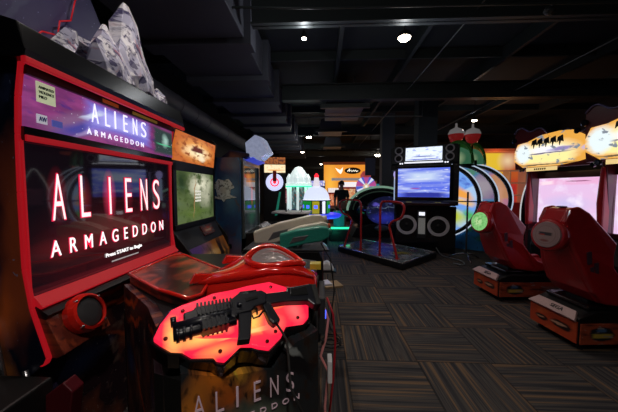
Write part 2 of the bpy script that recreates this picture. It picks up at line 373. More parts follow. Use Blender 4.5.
# local frame: x = along the hall, -y = towards the aisle
side = [(.46, 0), (.46, 2.08), (-.46, 2.08), (-.49, 2.03), (-.462, 1.86), (-.452, 1.70), (-.446, 1.45), (-.446, 1.11), (-.47, .93), (-.535, .71), (-.50, .67), (-.44, .62), (-.44, 0)]
front = [(-.47, 2.07), (-.49, 2.03), (-.462, 1.86), (-.452, 1.70), (-.446, 1.45), (-.446, 1.11), (-.47, .93), (-.535, .71), (-.52, .68), (-.50, .67)]
side_m = art('side_artwork', (.004, .006, .02), [('n', 6, 6, .55, .7, (.02, .03, .09)), ('e', .2, .45, .3, .10, (.7, .14, .03), .9, 30), ('e', .1, .6, .12, .25, (.4, .08, .03), .9), ('e', .25, .35, .2, .06, (.6, .2, .04), .9, -30), ('n', 90, 90, .68, .74, (.25, .3, .5))], warp=(5, .3), rough=.4)
def ribbon(path, w, d0, d1, mats, name, parent):
    b = MB(); n = len(path)
    for i in range(n - 1):
        (a0, a1), (b0, b1) = path[i], path[i + 1]
        b.prism([(a0 - w[0], a1), (a0 + w[1], a1), (b0 + w[1], b1), (b0 - w[0], b1)], 'x', d0, d1)
    return b.build(name, mats, parent, bevel=.004)
for sx in (-1, 1):
    a, c = (-.616, -.603) if sx < 0 else (.565, .59)
    MB().prism(side, 'x', a, c).build('side_panel', side_m, A, uv='yz')
    ribbon(front, (.006, .010), a - .004, c + .003, M['red'], 'side_trim', A)
MB().box(-.624, -.616, -.47, .46, 2.035, 2.08).build('side_trim', M['red'], A)
MB().box(-.605, .565, -.40, .44, 0, 2.06).build('body', M['black'], A)
# header shelf
MB().prism([(-.55, 2.0), (-.56, 2.03), (-.53, 2.14), (-.44, 2.17), (.3, 2.17), (.3, 2.0)], 'x', -.665, .63).build('header', M['header'], A, bevel=.006)
MB().box(-.665, .63, -.562, -.54, 1.975, 2.002).build('header_trim', M['red'], A, bevel=.004)
MB().box(-.606, .565, -.5, -.40, 1.955, 1.99).build('lamp_recess', M['black'], A)
MB().box(-.2, -.08, -.505, -.5, 1.962, 1.982).build('caution_strip', mat('orange_caution', (.5, .12, .02), .5, emit=.15), A)
MB().box(.05, .32, -.505, -.5, 1.962, 1.980).build('caution_strip', mat('yellow_caution', (.4, .35, .05), .5, emit=.12), A)
# marquee
mq = art('purple_space_marquee', (.16, .03, .13), [
    ('n', 5, 3, .42, .7, (.34, .06, .24)), ('n', 9, 5, .55, .75, (.05, .02, .2)),
    ('e', .25, .35, .16, .5, (.22, .1, .22), .5, 20), ('e', .28, .3, .10, .5, (.06, .05, .3), .6, 25), ('e', .33, .35, .03, .5, (.35, .25, .5), .6, 20),
    ('b', .50, .58, .26, .42, (.20, .16, .62), .25), ('b', .51, .64, .23, .25, (.42, .40, .90), .5), ('e', .45, .22, .2, .18, (.34, .08, .3), .9), ('b', .31, .64, .03, .2, (.6, .65, .85), .6, 20),
    ('b', .90, .5, .13, .5, (.03, .05, .05), .25), ('e', .91, .55, .05, .3, (.35, .55, .48), .8), ('b', .90, .40, .10, .03, (.1, .6, .3), .8),
    ('n', 60, 20, .70, .74, (.9, .85, 1))], emit=1.0, warp=(6, .05), rough=.2)
m_ = MB().box(-.602, .562, -.482, -.46, 1.735, 1.955).build('marquee', mq, A)
tm = mat('marquee_lettering_white', (.9, .9, 1), .4, emit=1.1, ecol=(.86, .84, 1))
for ch, x, w in zip('ALIENS', (-.262, -.166, -.092, -.016, .072, .158), (.046, .034, .01, .036, .042, .052)):
    txt(ch, w, .105, tm, m_, 'title_letter', TR(x, -.484, 1.836), bold=-.01)
txt('ARMAGEDDON', .475, .032, tm, m_, 'lettering', TR(-.297, -.484, 1.764), space=1.9)
MB().box(-.555, -.47, -.487, -.482, 1.855, 1.945).build('rating_sticker', mat('cream_sticker', (.7, .75, .5), .6, emit=.45, ecol=(.7, .78, .5)), m_)
tdark = mat('dark_print', (.02, .03, .03), .6)
for i, s_ in enumerate(('ANIMATED', 'VIOLENCE', 'MILD')):
    txt(s_, (.07, .07, .035)[i], .012, tdark, m_, 'sticker_print', TR(-.549, -.488, 1.915 - i * .021))
MB().box(-.56, -.515, -.487, -.482, 1.76, 1.80).build('small_sticker', mat('white_sticker', (.7, .7, .8), .6, emit=.4), m_)
txt('AW', .034, .02, mat('blue_print', (.03, .05, .3), .6), m_, 'sticker_print', TR(-.554, -.488, 1.77))
MB().box(-.49, -.44, -.487, -.482, 1.76, 1.79).build('small_sticker', mat('blue_sticker', (.1, .12, .5), .6, emit=.4), m_)
# screen and bezel
glass = art('dark_game_screen', (.004, .002, .004), [
    ('e', .5, .25, .6, .5, (.045, .004, .006), 1.0), ('e', .5, .34, .5, .2, (.09, .008, .01), 1.0), ('e', .2, .28, .25, .1, (.11, .01, .012), 1.0),
    ('e', .42, .64, .05, .24, (.55, .03, .08), 1.0), ('e', .13, .65, .05, .22, (.16, .006, .015), 1.0), ('e', .27, .62, .04, .2, (.12, .008, .015), 1.0),
    ('e', .56, .66, .05, .2, (.14, .008, .015), 1.0), ('e', .71, .66, .05, .2, (.12, .01, .015), 1.0), ('e', .84, .66, .05, .2, (.12, .01, .015), 1.0), ('b', .5, .03, .7, .03, (.09, .006, .01), 1)], emit=1.0, rough=.03, coat=1)
sc = MB().box(-.600, .556, -.450, -.43, .975, 1.675).build('screen', glass, A)
lm = mat('pink_white_glyph', (1, .8, .8), .4, emit=1.25, ecol=(1, .72, .74))
halo = mat('red_glyph_edge', (.8, .02, .08), .4, emit=1.0, ecol=(.75, .02, .08))
for ch, x, w in zip('ALIENS', (-.480, -.320, -.120, .020, .175, .322), (.066, .056, .012, .058, .072, .078)):
    txt(ch, w + .012, .236, halo, sc, 'title_glow', TR(x - .006, -.4505, 1.308), bold=.0)
    txt(ch, w, .225, lm, sc, 'title_letter', TR(x, -.4525, 1.313), bold=-.012)
wm = mat('white_glyph', (1, 1, 1), .4, emit=1.1)
txt('ARMAGEDDON', .94, .086, halo, sc, 'lettering_glow', TR(-.503, -.4505, 1.131), space=2.1, bold=.008)
txt('ARMAGEDDON', .94, .078, wm, sc, 'lettering', TR(-.50, -.4525, 1.135), space=2.1)
txt('Press START to Begin', .33, .030, wm, sc, 'prompt_word', TR(-.166, -.4525, 1.045))
MB().box(-.12, .13, -.4525, -.4515, 1.012, 1.020).build('prompt_line', mat('grey_glyph', (.5, .5, .5), .4, emit=.5), sc)
MB().box(-.606, .565, -.475, -.43, 1.675, 1.735).build('screen_top_trim', [M['gloss_black']], A)
MB().box(-.606, .565, -.482, -.47, 1.672, 1.70).build('screen_trim', M['red'], A, bevel=.004)
MB().prism([(-.452, .975), (-.452, .955), (-.50, .925), (-.515, .935), (-.47, .985)], 'x', -.606, .565).build('screen_trim', M['red'], A, bevel=.004)
for xa, xb in ((-.607, -.599), (.555, .567)):
    MB().box(xa, xb, -.460, -.43, .96, 1.68).build('screen_trim', M['red'], A)
MB().prism([(-.44, .955), (-.50, .925), (-.535, .90), (-.52, .88), (-.44, .90)], 'x', -.606, .565).build('ledge', M['satin'], A)
# speaker panel under the screen
spm = art('rusty_speaker_panel', (.16, .03, .02), [('n', 5, 4, .45, .7, (.45, .08, .03)), ('n', 14, 9, .55, .75, (.01, .005, .01))], warp=(4, .2), rough=.3)
MB().prism([(-.44, .93), (-.50, .92), (-.60, .72), (-.56, .70), (-.44, .72)], 'x', -.605, -.33).build('speaker_panel', spm, A, uv='xz', bevel=.004)
MB().prism([(-.44, .93), (-.50, .92), (-.60, .72), (-.56, .70), (-.44, .72)], 'x', .33, .565).build('speaker_panel', spm, A, uv='xz', bevel=.004)
for x in (-.455, .47):
    T_ = TR(x, -.55, .835, rx=66)
    sp_ = MB().lathe([(.07, -.03), (.096, 0), (.098, .03), (.09, .055), (.078, .062), (.074, .05)], 32, T_, cap=False)
    sp_.smooth = True; o = sp_.build('speaker_ring', M['red_gloss'], A)
    MB().lathe([(.078, .03), (.07, .046), (.04, .054), (.001, .056)], 28, T_).build('speaker_grille', M['grille'], o)
    for q in range(4):
        a = q * PI / 2 + .6; MB().lathe([(.007, .03), (.007, .06), (.002, .063)], 8, T_ @ Matrix.Translation((.087 * math.cos(a), .087 * math.sin(a), 0))).build('screw', M['silver'], o)
# lower front with dark artwork, silver strips, coin box
low = art('fiery_dark_artwork', (.03, .014, .02), [('n', 4, 3, .48, .7, (.22, .06, .03)), ('n', 9, 8, .55, .72, (.16, .10, .08)), ('e', .3, .95, .5, .03, (.9, .14, .02), 1, -6), ('e', .42, .86, .4, .025, (.8, .12, .02), 1, -6), ('e', .6, .5, .4, .03, (.5, .08, .02), 1, 35), ('e', .2, .6, .2, .1, (.04, .06, .18), .9), ('n', 70, 60, .69, .73, (.4, .35, .35))], warp=(3, .22), rough=.25)
MB().box(-.60, .56, -.45, -.40, 0, .9).build('lower_front', low, A)
for (y0, z0, y1, z1) in ((-.30, .88, -.36, .50), (-.44, .66, -.47, .5)):
    MB().tube([(-.632, y0, z0), (-.634, y1, z1)], .011, 4).build('silver_strip', M['silver'], A)  # thin silver bars along the near side panel
MB().box(-1.02, -.66, -.60, .2, 0, .66).build('coin_box', M['black'], A, bevel=.01)
MB().prism([(-.62, .0), (-.72, .62), (-.68, .66), (-.60, .60), (-.57, 0)], 'x', -.70, -.64).build('side_fin', M['maroon'], A, bevel=.005)

# console (laid out in hall coordinates)
P0 = Vector((-.30, 1.06, .96)); U = Vector((.86013, .51008, 0)); V = Vector((-.44174, .74489, .5)); N = Vector((.25504, -.43006, .86603))
PM = Matrix(((U.x, V.x, N.x, P0.x), (U.y, V.y, N.y, P0.y), (U.z, V.z, N.z, P0.z), (0, 0, 0, 1)))
plan = [(-1.09, 1.44), (-.95, 1.34), (-.78, 1.20), (-.60, .93), (-.47, .89), (-.04, 1.14), (-.02, 1.25), (-.02, 2.1), (-.5, 2.28), (-1.08, 2.25)]
cart = art('console_fire_artwork', (.02, .025, .03), [
    ('n', 5, 3, .5, .8, (.04, .035, .03)), ('e', .22, .90, .20, .12, (.8, .22, .02), .9), ('e', .30, .82, .12, .1, (.55, .12, .015), .9), ('e', .4, .92, .14, .06, (.75, .35, .04), .9), ('e', .47, .83, .1, .08, (.5, .16, .03), .9),
    ('e', .06, .8, .14, .16, (.9, .30, .03), .9), ('n', 12, 12, .5, .65, (.03, .015, .01)), ('e', .5, .70, .32, .09, (.16, .20, .15), .9, 12), ('b', .34, .93, .04, .02, (.8, .55, .05), .6, 20), ('b', .82, .86, .2, .06, (.008, .008, .01), .5, 20), ('e', .8, .93, .1, .02, (.3, .33, .33), .6, 30), ('e', .1, .6, .15, .3, (.07, .015, .01), 1)], warp=(6, .12), rough=.2)
con = MB().prism(plan, 'z', 0, .80).build('console_body', M['black'], A, world=True)
conlid = MB().prism([(-1.09, 1.44), (-.95, 1.36), (-.78, 1.22), (-.62, 1.04), (-.47, 1.0), (-.04, 1.28), (-.03, 1.4), (-.03, 2.05), (-.5, 2.25), (-1.08, 2.22)], 'z', .80, .93).build('console_deck', M['black'], A, world=True, bevel=.01)
# artwork sheet on the aisle-facing front, parallel to U
FM = Matrix(((U.x, -.51008, 0, -.235), (U.y, .86013, 0, 1.0), (0, 0, 1, 0), (0, 0, 0, 1)))   # local x along, y into console, z up
fr = MB().prism([(-.27, 0), (-.27, .86), (-.12, .80), (.05, .78), (.14, .85), (.25, .88), (.25, 0)], 'y', -.02, .05).build('front_artwork', cart, A, world=True, xf=FM)
low2 = MB().prism([(-.36, 0), (-.36, .93), (.0, .93), (.0, 0)], 'y', 0, .04).build('console_side_artwork', low, A, world=True, xf=Matrix.Translation((-.545, .93, 0)) @ Matrix.Rotation(R(-50), 4, 'Z') @ Matrix.Translation((0, -.02, 0)))
low3 = MB().prism([(-.36, .0), (-.36, .95), (.0, .93), (.0, .0)], 'y', 0, .03).build('console_side_artwork', low, A, world=True, xf=Matrix.Translation((-.775, 1.19, 0)) @ Matrix.Rotation(R(-39), 4, 'Z') @ Matrix.Translation((0, -.01, 0)))
pinkt = mat('pale_pink_lettering', (.5, .36, .40), .5, emit=.12, ecol=(.8, .55, .6))
for ch, x, w in zip('ALIENS', (-.236, -.163, -.092, -.027, .037, .103), (.038, .028, .008, .026, .033, .033)):
    txt(ch, w, .076, pinkt, fr, 'title_letter', FM @ TR(x, -.022, .672 - x * .08), world=True, bold=-.01)
txt('ARMAGEDDON', .42, .022, pinkt, fr, 'lettering', FM @ TR(-.26, -.022, .618), world=True, space=1.9)
# glowing panel under the gun
pan = [(-.301, .035), (-.264, .087), (-.225, .102), (-.179, .111), (-.109, .132), (-.025, .134), (.039, .142), (.143, .144), (.206, .101), (.255, .043), (.273, -.023), (.249, -.075), (.219, -.093), (.144, -.085), (.109, -.125), (.047, -.16), (.01, -.143), (-.01, -.13), (-.048, -.119), (-.11, -.157), (-.134, -.147), (-.142, -.131), (-.21, -.112), (-.237, -.084), (-.27, -.072), (-.302, -.04), (-.322, -.016)]
def grow(ps, k): 
    cx = sum(p[0] for p in ps) / len(ps); cy = sum(p[1] for p in ps) / len(ps)
    return [(cx + (p[0] - cx) * (1 + k * .55), cy + (p[1] - cy) * (1 + k)) for p in ps]
glow = art('red_glowing_acrylic', (.92, .012, .05), [
    ('e', .5, .5, .46, .42, (1.0, .06, .05), .8), ('e', .10, .45, .06, .3, (1, .50, .12), .9), ('e', .27, .33, .22, .12, (1, .52, .12), .9, -3), ('e', .25, .62, .2, .05, (1, .3, .1), .9), ('e', .33, .14, .14, .10, (1, .26, .07), .9),
    ('b', .55, .40, .10, .2, (1, .50, .10), .7, 10), ('b', .50, .27, .17, .035, (1, .55, .18), .6, 0), ('e', .72, .62, .16, .12, (1, .42, .08), .9, 20), ('e', .70, .3, .10, .16, (1, .14, .10), .8), ('e', .88, .42, .08, .25, (1, .12, .12), .8)],
    emit=1.3, warp=(9, .03), rough=.25)
gp = MB().prism(pan, 'z', -.02, .006).build('glow_panel', glow, A, uv='xy', world=True, xf=PM, bevel=.004)
MB().prism(grow(pan, .09), 'z', -.10, -.012).build('panel_rim', M['gloss_black'], A, uv='xy', world=True, xf=PM, bevel=.006)
MB().prism([(x * .95 , y + .01) for x, y in [(-.27, .02), (-.23, .055), (-.05, .07), (.0, -.11), (-.04, -.105), (-.17, -.075), (-.25, -.045)]], 'z', .005, .010).build('raised_plate', glow, gp, uv='xy', world=True, xf=PM, bevel=.003)
for (x, y) in ((-.225, .07), (-.105, .105), (.14, .11), (.225, .03), (.20, -.07), (.047, -.135), (-.12, -.125), (-.285, -.03), (.09, -.105)):
    MB().lathe([(.007, .004), (.007, .011), (.003, .013)], 10, Matrix.Translation((x, y, 0))).build('screw', mat('dark_red_screw', (.15, .01, .01), .3, .5) if not bpy.data.materials.get('dark_red_screw') else bpy.data.materials['dark_red_screw'], gp, world=True, xf=PM)
# scratched red-black deck plate between screen and gun panel
dk = art('scratched_red_deck', (.03, .012, .012), [('n', 3, 3, .42, .60, (.55, .06, .025)), ('n', 7, 5, .5, .7, (.03, .015, .012)), ('n', 2, 40, .66, .70, (.5, .35, .3))], warp=(4, .25), rough=.3)
DP = [(-1.08, 1.48), (-1.08, 1.92), (-1.0, 1.95), (-.60, 1.60), (-.585, 1.40), (-.545, 1.20), (-.58, 1.155), (-.78, 1.26)]
o = MB().prism(DP, 'z', .93, .985).build('deck_plate', dk, A, uv='xy', world=True, bevel=.008)
MB().tube([(x, y, .985) for x, y in DP], .010, 6, closed=True).build('deck_trim', M['red_gloss'], o, world=True)
# glossy red shell with a smoked lens, over the second gun station
def shell(u, v):
    x = -.68 + .66 * u; yc = 1.45 + .02 * math.sin(u * 3); hw = .20 * (math.sin(PI * (.12 + .80 * u)) ** .6)
    y = yc + (v * 2 - 1) * hw
    prof = max(0, 1 - abs(v * 2 - 1) ** 2.4)
    z = .93 + (.045 + .145 * math.sin(PI * min(1, max(0, u * .80 + .03))) ** 1.5) * prof ** .7
    z += .022 * math.sin(u * 9 + v * 4) * prof
    e = math.hypot((u - .66) / .22, (v - .42) / .22)
    z -= .03 * max(0, 1 - e ** 3)
    return (x, y, z)
sh = MB().grid(shell, 44, 28).build('red_shell', M['red_gloss'], A, world=True, solid=.004)
def shell_pt(u, v, dz=0):
    p = shell(u, v); return (p[0], p[1], p[2] + dz)
MB().grid(lambda a, r: shell_pt(.66 + .19 * r * math.cos(2 * PI * a), .42 + .19 * r * math.sin(2 * PI * a), .010 + .012 * (1 - r)), 32, 6).build('shell_lens', mat('smoked_lens', (.35, .3, .3), .15, .2, coat=.8, bump=.4, bscale=40), sh, world=True)
MB().tube([shell_pt(.66 + .23 * math.cos(2 * PI * a / 32), .42 + .25 * math.sin(2 * PI * a / 32), .012) for a in range(32)], .016, 8, closed=True).build('shell_rim', M['red_gloss'], sh, world=True)
MB().tube([shell_pt(u, .10 + .05 * u, .01) for u in (.05, .2, .35, .5, .65, .8, .97)], [.01, .02, .022, .022, .02, .018, .008], 8).build('shell_ridge', M['red_gloss'], sh, world=True)
MB().tube([shell_pt(u, .88 - .1 * u, .01) for u in (.1, .25, .4, .55, .7, .85)], [.01, .02, .024, .024, .02, .01], 8).build('shell_ridge', M['red_gloss'], sh, world=True)
for a, b_, c_ in ((-.62, 1.35, .99), (-.55, 1.62, 1.02)):
    MB().prism([(-.05, 0), (.10, 0), (.07, .035), (-.02, .05)], 'y', -.02, .02).build('shell_fin', M['red_gloss'], sh, world=True, xf=Matrix.Translation((a, b_, c_)) @ Matrix.Rotation(R(30), 4, 'Z'), bevel=.008)
MB().box(-.06, .0, 1.5, 1.56, 1.02, 1.05).build('button_block', mat('yellow_button', (.6, .5, .05), .3), sh, world=True)
# right end face of the console: small panel with blue light
MB().prism([(1.18, .82), (1.45, .80), (1.5, .96), (1.2, .98)], 'x', -.01, .02).build('end_panel', M['dgrey'], A, world=True, bevel=.006)
MB().box(.018, .024, 1.2, 1.215, .885, .92).build('end_light', M['cool_lit'], A, world=True)
MB().prism([(1.12, .64), (1.2, .62), (1.21, .72), (1.13, .73)], 'x', .03, .05).build('socket_plate', M['white'], A, world=True, bevel=.003)

# topper: sign board with LED edging and a pale abstract crystal relief (plain stand-in)
tb = art('starry_purple_board', (.07, .06, .16), [('n', 6, 4, .5, .7, (.08, .07, .17)), ('b', .35, .5, .02, .9, (.10, .1, .2), .5, 25), ('b', .55, .5, .015, .9, (.11, .1, .22), .5, 20), ('n', 60, 40, .70, .73, (.4, .45, .8))], warp=(5, .1), rough=.4, emit=.0)
edge = [(-.56, 2.17), (-.52, 2.34), (-.46, 2.62), (-.30, 2.95), (.10, 3.0), (.30, 2.92), (.50, 2.62), (.56, 2.40), (.53, 2.3), (.60, 2.17)]
MB().prism(edge, 'y', -.02, .02).build('topper_board', tb, A, bevel=.004)
led = [(-.33, 2.22), (-.25, 2.24), (-.18, 2.33), (-.10, 2.42), (.0, 2.45), (.02, 2.55), (.10, 2.6), (.14, 2.75), (.2, 2.9)]
for i in range(len(led) - 1):
    MB().tube([(led[i][0], -.06, led[i][1]), (led[i + 1][0], -.06, led[i + 1][1])], .0045, 6).build('led_strip', M['red'], A)
cry = art('pale_lavender_relief', (.55, .54, .72), [('n', 5, 5, .46, .56, (.95, .92, 1)), ('n', 7, 9, .52, .60, (.10, .09, .20)), ('n', 4, 3, .58, .68, (.6, .25, .32))], emit=0, warp=(8, .3), rough=.25, coat=.6)
def shard(path, rad, seed):
    b = MB(); random.seed(seed); b.tube(path, rad, 7)
    for i, v in enumerate(b.v):
        q = mnoise.noise_vector(v * 14) * .028 + mnoise.noise_vector(v * 40) * .010; b.v[i] = v + q
    b.sm = [False] * len(b.sm)
    return b
for sd, path, rad in [
    (1, [(-.30, -.30, 2.17), (-.24, -.30, 2.24), (-.16, -.28, 2.34), (-.10, -.25, 2.40)], [.06, .065, .055, .03]),
    (2, [(-.12, -.22, 2.40), (.02, -.2, 2.39), (.12, -.2, 2.36), (.2, -.25, 2.3)], [.03, .05, .06, .05]),
    (3, [(.12, -.34, 2.17), (.10, -.32, 2.28), (.10, -.28, 2.40), (.14, -.25, 2.50), (.16, -.24, 2.60)], [.11, .11, .09, .06, .012]),
    (4, [(.30, -.36, 2.16), (.28, -.34, 2.26), (.28, -.31, 2.40), (.30, -.29, 2.52), (.33, -.27, 2.68), (.36, -.25, 2.84)], [.13, .14, .13, .11, .09, .04]),
    (5, [(.22, -.3, 2.40), (.22, -.28, 2.50), (.23, -.26, 2.60)], [.03, .025, .008]),
    (6, [(.46, -.36, 2.16), (.44, -.34, 2.24), (.42, -.33, 2.34), (.46, -.31, 2.42)], [.09, .08, .06, .02]),
    (7, [(.56, -.40, 2.16), (.57, -.38, 2.22), (.585, -.36, 2.30)], [.05, .055, .03])]:
    shard(path, rad, sd).build('crystal_relief', cry, A)

# gun lying on the glow panel
G = thing('toy_rifle', 'black plastic assault rifle lying on the glowing red gun panel', 'toy gun', P0 + N * .0, 0)
def gpart(name, pts, z0, z1, m=None, bevel=.004, **k): return MB().prism(pts, 'z', z0, z1).build(name, m or M['gun'], G, uv='xy', world=True, xf=PM, bevel=bevel, **k)
def gtube(name, pts, r, n=14, m=None): return MB().tube(pts, r, n).build(name, m or M['gun'], G, uv='xy', world=True, xf=PM)
sx_ = .032
gtube('barrel', [(-.262, -.018, sx_ + .004), (-.05, -.002, sx_ + .004)], .020)
gtube('muzzle_ring', [(-.268, .012, sx_), (-.250, .013, sx_)], .018, m=M['gun'])
o = gtube('lower_barrel', [(-.262, -.044, sx_), (-.24, -.043, sx_), (-.2, -.04, sx_), (-.05, -.034, sx_)], [.018, .021, .019, .019])
for i in range(3): gtube('barrel_band', [(-.255 + i * .022, -.044 + .001 * i, sx_), (-.245 + i * .022, -.043, sx_)], .026)
hg = gpart('handguard', [(-.227, .030), (-.192, .036), (-.185, .048), (-.054, .044), (-.055, -.005), (-.19, -.012), (-.227, -.01)], .014, .05, bevel=.006)
for i in range(10):
    x = -.18 + i * .0135
    MB().box(x, x + .007, .005, .058 - i * .0004, .012, .056).build('rib', M['gun'], hg, world=True, xf=PM)
pg = gpart('pump_grip', [(-.18, -.018), (-.08, -.012), (-.075, -.055), (-.175, -.062)], .010, .058, bevel=.010)
for i in range(6): MB().box(-.17 + i * .016, -.163 + i * .016, -.06, -.016, .008, .061).build('rib', M['gun'], pg, world=True, xf=PM)
gpart('receiver', [(-.058, .046), (-.015, .074), (.014, .064), (.075, .067), (.094, .046), (.079, -.0), (.028, -.007), (.014, -.023), (-.037, -.022), (-.054, -.041), (-.07, -.025)], .008, .056, bevel=.006)
gtube('bolt', [(-.03, .01, .05), (-.03, .01, .066)], .010); gpart('ejection_port', [(.0, .02), (.05, .026), (.05, .04), (.0, .036)], .055, .059, M['satin'], .002)
gpart('magazine', [(-.036, -.015), (.014, -.021), (-.015, -.117), (-.021, -.133), (-.066, -.126), (-.055, -.1)], .014, .05, bevel=.005)
gpart('grip', [(.062, .009), (.096, .008), (.102, -.03), (.112, -.085), (.079, -.099), (.066, -.073), (.062, -.021)], .014, .05, bevel=.008)
gtube('trigger_guard', [(.012, -.018, sx_), (.016, -.044, sx_), (.040, -.040, sx_), (.062, -.02, sx_)], .004, 6); gpart('trigger', [(.035, -.005), (.042, -.005), (.038, -.03), (.032, -.028)], .026, .038, bevel=.001)
gpart('stock', [(.088, .05), (.182, .043), (.191, .059), (.305, .058), (.325, .047), (.300, -.058), (.275, -.057), (.258, -.027), (.163, -.008), (.094, -.004), (.076, .0)], .014, .05, bevel=.006)
gpart('stock_inset', [(.20, .045), (.28, .045), (.272, .0), (.19, .01)], .048, .053, M['satin'], .002)
gpart('butt_pad', [(.305, .05), (.330, .045), (.303, -.062), (.283, -.06)], .008, .056, M['rubber'], .004)
gpart('carry_sight', [(-.024, .066), (.001, .083), (.035, .067), (.049, .074), (.083, .069), (.078, .053), (-.02, .055)], .020, .045, bevel=.003)
gtube('scope', [(-.01, .082, sx_), (.06, .078, sx_)], .010)
# cords
def W_(x, y, z): return PM @ Vector((x, y, z))
tag(MB().tube([W_(.095, -.09, .032), W_(.105, -.125, .03), W_(.115, -.16, .02), (-.10, .88, .80), (-.055, .88, .70), (-.02, .90, .55), (.0, .93, .35), (.0, .98, .1)], .0045, 8).build('black_cord', M['rubber']), 'black cord hanging from the rifle grip across the console front', 'cord')
tag(MB().tube([(.01, 1.27, .92), (.035, 1.25, .86), (.025, 1.23, .78), (.0, 1.22, .70), (.035, 1.2, .64), (.02, 1.17, .5), (.03, 1.15, .1), (.04, 1.15, .006)], .006, 8).build('cable', M['pinkcable']), 'pale pink cable looping down the end of the gun console', 'cord')
tag(MB().tube([(.03, 1.33, .93), (.06, 1.3, .86), (.07, 1.27, .74), (.06, 1.24, .58), (.04, 1.23, .4), (.05, 1.22, .006)], .005, 8).build('cable', M['redcable']), 'dark red cable hanging beside the pale pink cable', 'cord')

# ------------------------------------------------------------------ B: hunting game cabinet
B = thing('arcade_cabinet', 'second left cabinet with jungle picture screen and orange marquee', 'arcade machine', (-1.85, 3.04, 0), 90)
bs = [(.45, 0), (.45, 2.1), (-.44, 2.1), (-.50, 2.04), (-.42, 1.72), (-.40, 1.14), (-.62, .86), (-.66, .0)]
for a, c in ((-.53, -.50), (.50, .53)):
    MB().prism(bs, 'x', a, c).build('side_panel', M['black'], B, uv='yz', bevel=.004)
MB().box(-.5, .5, -.38, .44, 0, 2.08).build('body', M['black'], B)
jung = art('jungle_screen', (.10, .14, .05), [('e', .6, .75, .42, .32, (.85, .82, .62), .9), ('e', .12, .8, .2, .35, (.02, .04, .015), .8), ('n', 6, 5, .5, .66, (.05, .08, .02)), ('e', .75, .5, .3, .3, (.42, .42, .30), .9), ('e', .95, .4, .12, .5, (.04, .06, .02), .9), ('e', .4, .18, .5, .15, (.09, .14, .03), .7), ('b', .42, .5, .015, .45, (.35, .2, .08), .5, 5), ('n', 14, 12, .6, .75, (.02, .03, .01))], emit=1.0, warp=(7, .12), rough=.08)
s_ = MB().box(-.44, .46, -.455, -.42, 1.12, 1.65).build('screen', jung, B)
for i in range(4): MB().box(-.05, .09, -.458, -.455, 1.33 + i * .035, 1.35 + i * .035).build('screen_print', mat('screen_white_print', (.8, .8, .7), .5, emit=.7) if i == 0 else bpy.data.materials['screen_white_print'], s_)
MB().box(-.5, -.44, -.46, -.40, 1.08, 1.72).build('bezel', M['black'], B, bevel=.004); MB().box(.46, .5, -.46, -.40, 1.08, 1.72).build('bezel', M['black'], B, bevel=.004)
MB().box(-.5, .5, -.46, -.40, 1.65, 1.745).build('bezel', M['black'], B); MB().box(-.5, .5, -.47, -.40, 1.07, 1.12).build('bezel', M['black'], B, bevel=.004)
bm_ = art('orange_marquee', (.5, .12, .02), [('e', .5, .5, .5, .5, (1, .5, .12), .9), ('e', .5, .45, .4, .3, (1, .88, .55), .8), ('n', 8, 5, .5, .62, (.3, .07, .01)), ('b', .5, .55, .18, .12, (.12, .02, .01), .4, 4), ('e', .62, .25, .12, .15, (.9, .75, .5), .6)], emit=1.1, warp=(9, .12))
MB().prism([(-.42, 1.745), (-.46, 1.745), (-.49, 2.03), (-.42, 2.03)], 'x', -.48, .48).build('marquee', bm_, B)
ctl = art('control_slope_artwork', (.02, .022, .028), [('n', 3, 3, .5, .8, (.04, .045, .05)), ('e', .15, .6, .09, .2, (.008, .008, .01), .2)], rough=.3)
c_ = MB().prism([(-.40, 1.08), (-.44, 1.10), (-.56, .87), (-.40, .85)], 'x', -.5, .5).build('control_slope', ctl, B, bevel=.004)
lg = art('red_logo_plate', (.1, .02, .02), [('e', .5, .5, .45, .4, (.30, .06, .04), .5), ('n', 10, 5, .5, .6, (.06, .12, .13)), ('b', .5, .45, .3, .1, (.4, .3, .22), .4)], rough=.3, warp=(9, .08))
LT = Matrix(((1, 0, 0, 0), (0, -.46, .888, -.497), (0, -.888 * -1, .46, .985), (0, 0, 0, 1)))
MB().box(.0, .30, -.05, .07, -.006, .006).build('logo_plate', lg, c_, uv='xy', xf=Matrix.Translation((0, -.508, .985)) @ Matrix.Rotation(R(62), 4, 'X'))
sun = art('sunset_artwork', (.3, .1, .02), [('e', .2, .95, .4, .25, (.10, .03, .25), .8), ('e', .55, .75, .5, .22, (.75, .36, .05), .9), ('e', .4, .85, .4, .06, (.7, .5, .25), .9), ('b', .75, .75, .07, .3, (.02, .01, .01), .4, 10), ('b', .9, .7, .06, .3, (.08, .04, .02), .5), ('e', .3, .55, .4, .15, (.25, .07, .02), .8), ('n', 7, 5, .55, .7, (.05, .02, .015))], rough=.3, warp=(6, .1))
MB().prism([(-.56, .87), (-.64, .70), (-.66, 0), (-.4, 0), (-.4, .87)], 'x', -.50, .50).build('lower_front', sun, B)

# ------------------------------------------------------------------ C: cabinet whose decorated side faces the viewer
Cc = thing('arcade_cabinet', 'third left cabinet showing a dark blue side with a pale shield emblem', 'arcade machine', (-1.62, 4.23, 0), 90)
sa = art('blue_flame_side', (.03, .07, .18), [('n', 3, 4, .45, .75, (.04, .18, .35)), ('e', .4, .2, .6, .3, (.45, .10, .03), .9), ('e', .5, .42, .5, .08, (.10, .05, .03), .9, 10), ('e', .7, .85, .3, .1, (.15, .09, .03), .9), ('n', 9, 12, .6, .75, (.12, .05, .02))], rough=.25, warp=(5, .25))
MB().prism([(.5, 0), (.5, 1.9), (-.50, 1.9), (-.53, 1.84), (-.53, .80), (-.50, .0)], 'x', -.55, -.52).build('side_panel', sa, Cc, uv='yz')
MB().prism([(.5, 0), (.5, 1.9), (-.50, 1.9), (-.53, 1.84), (-.53, .80), (-.50, .0)], 'x', .52, .55).build('side_panel', sa, Cc, uv='yz')
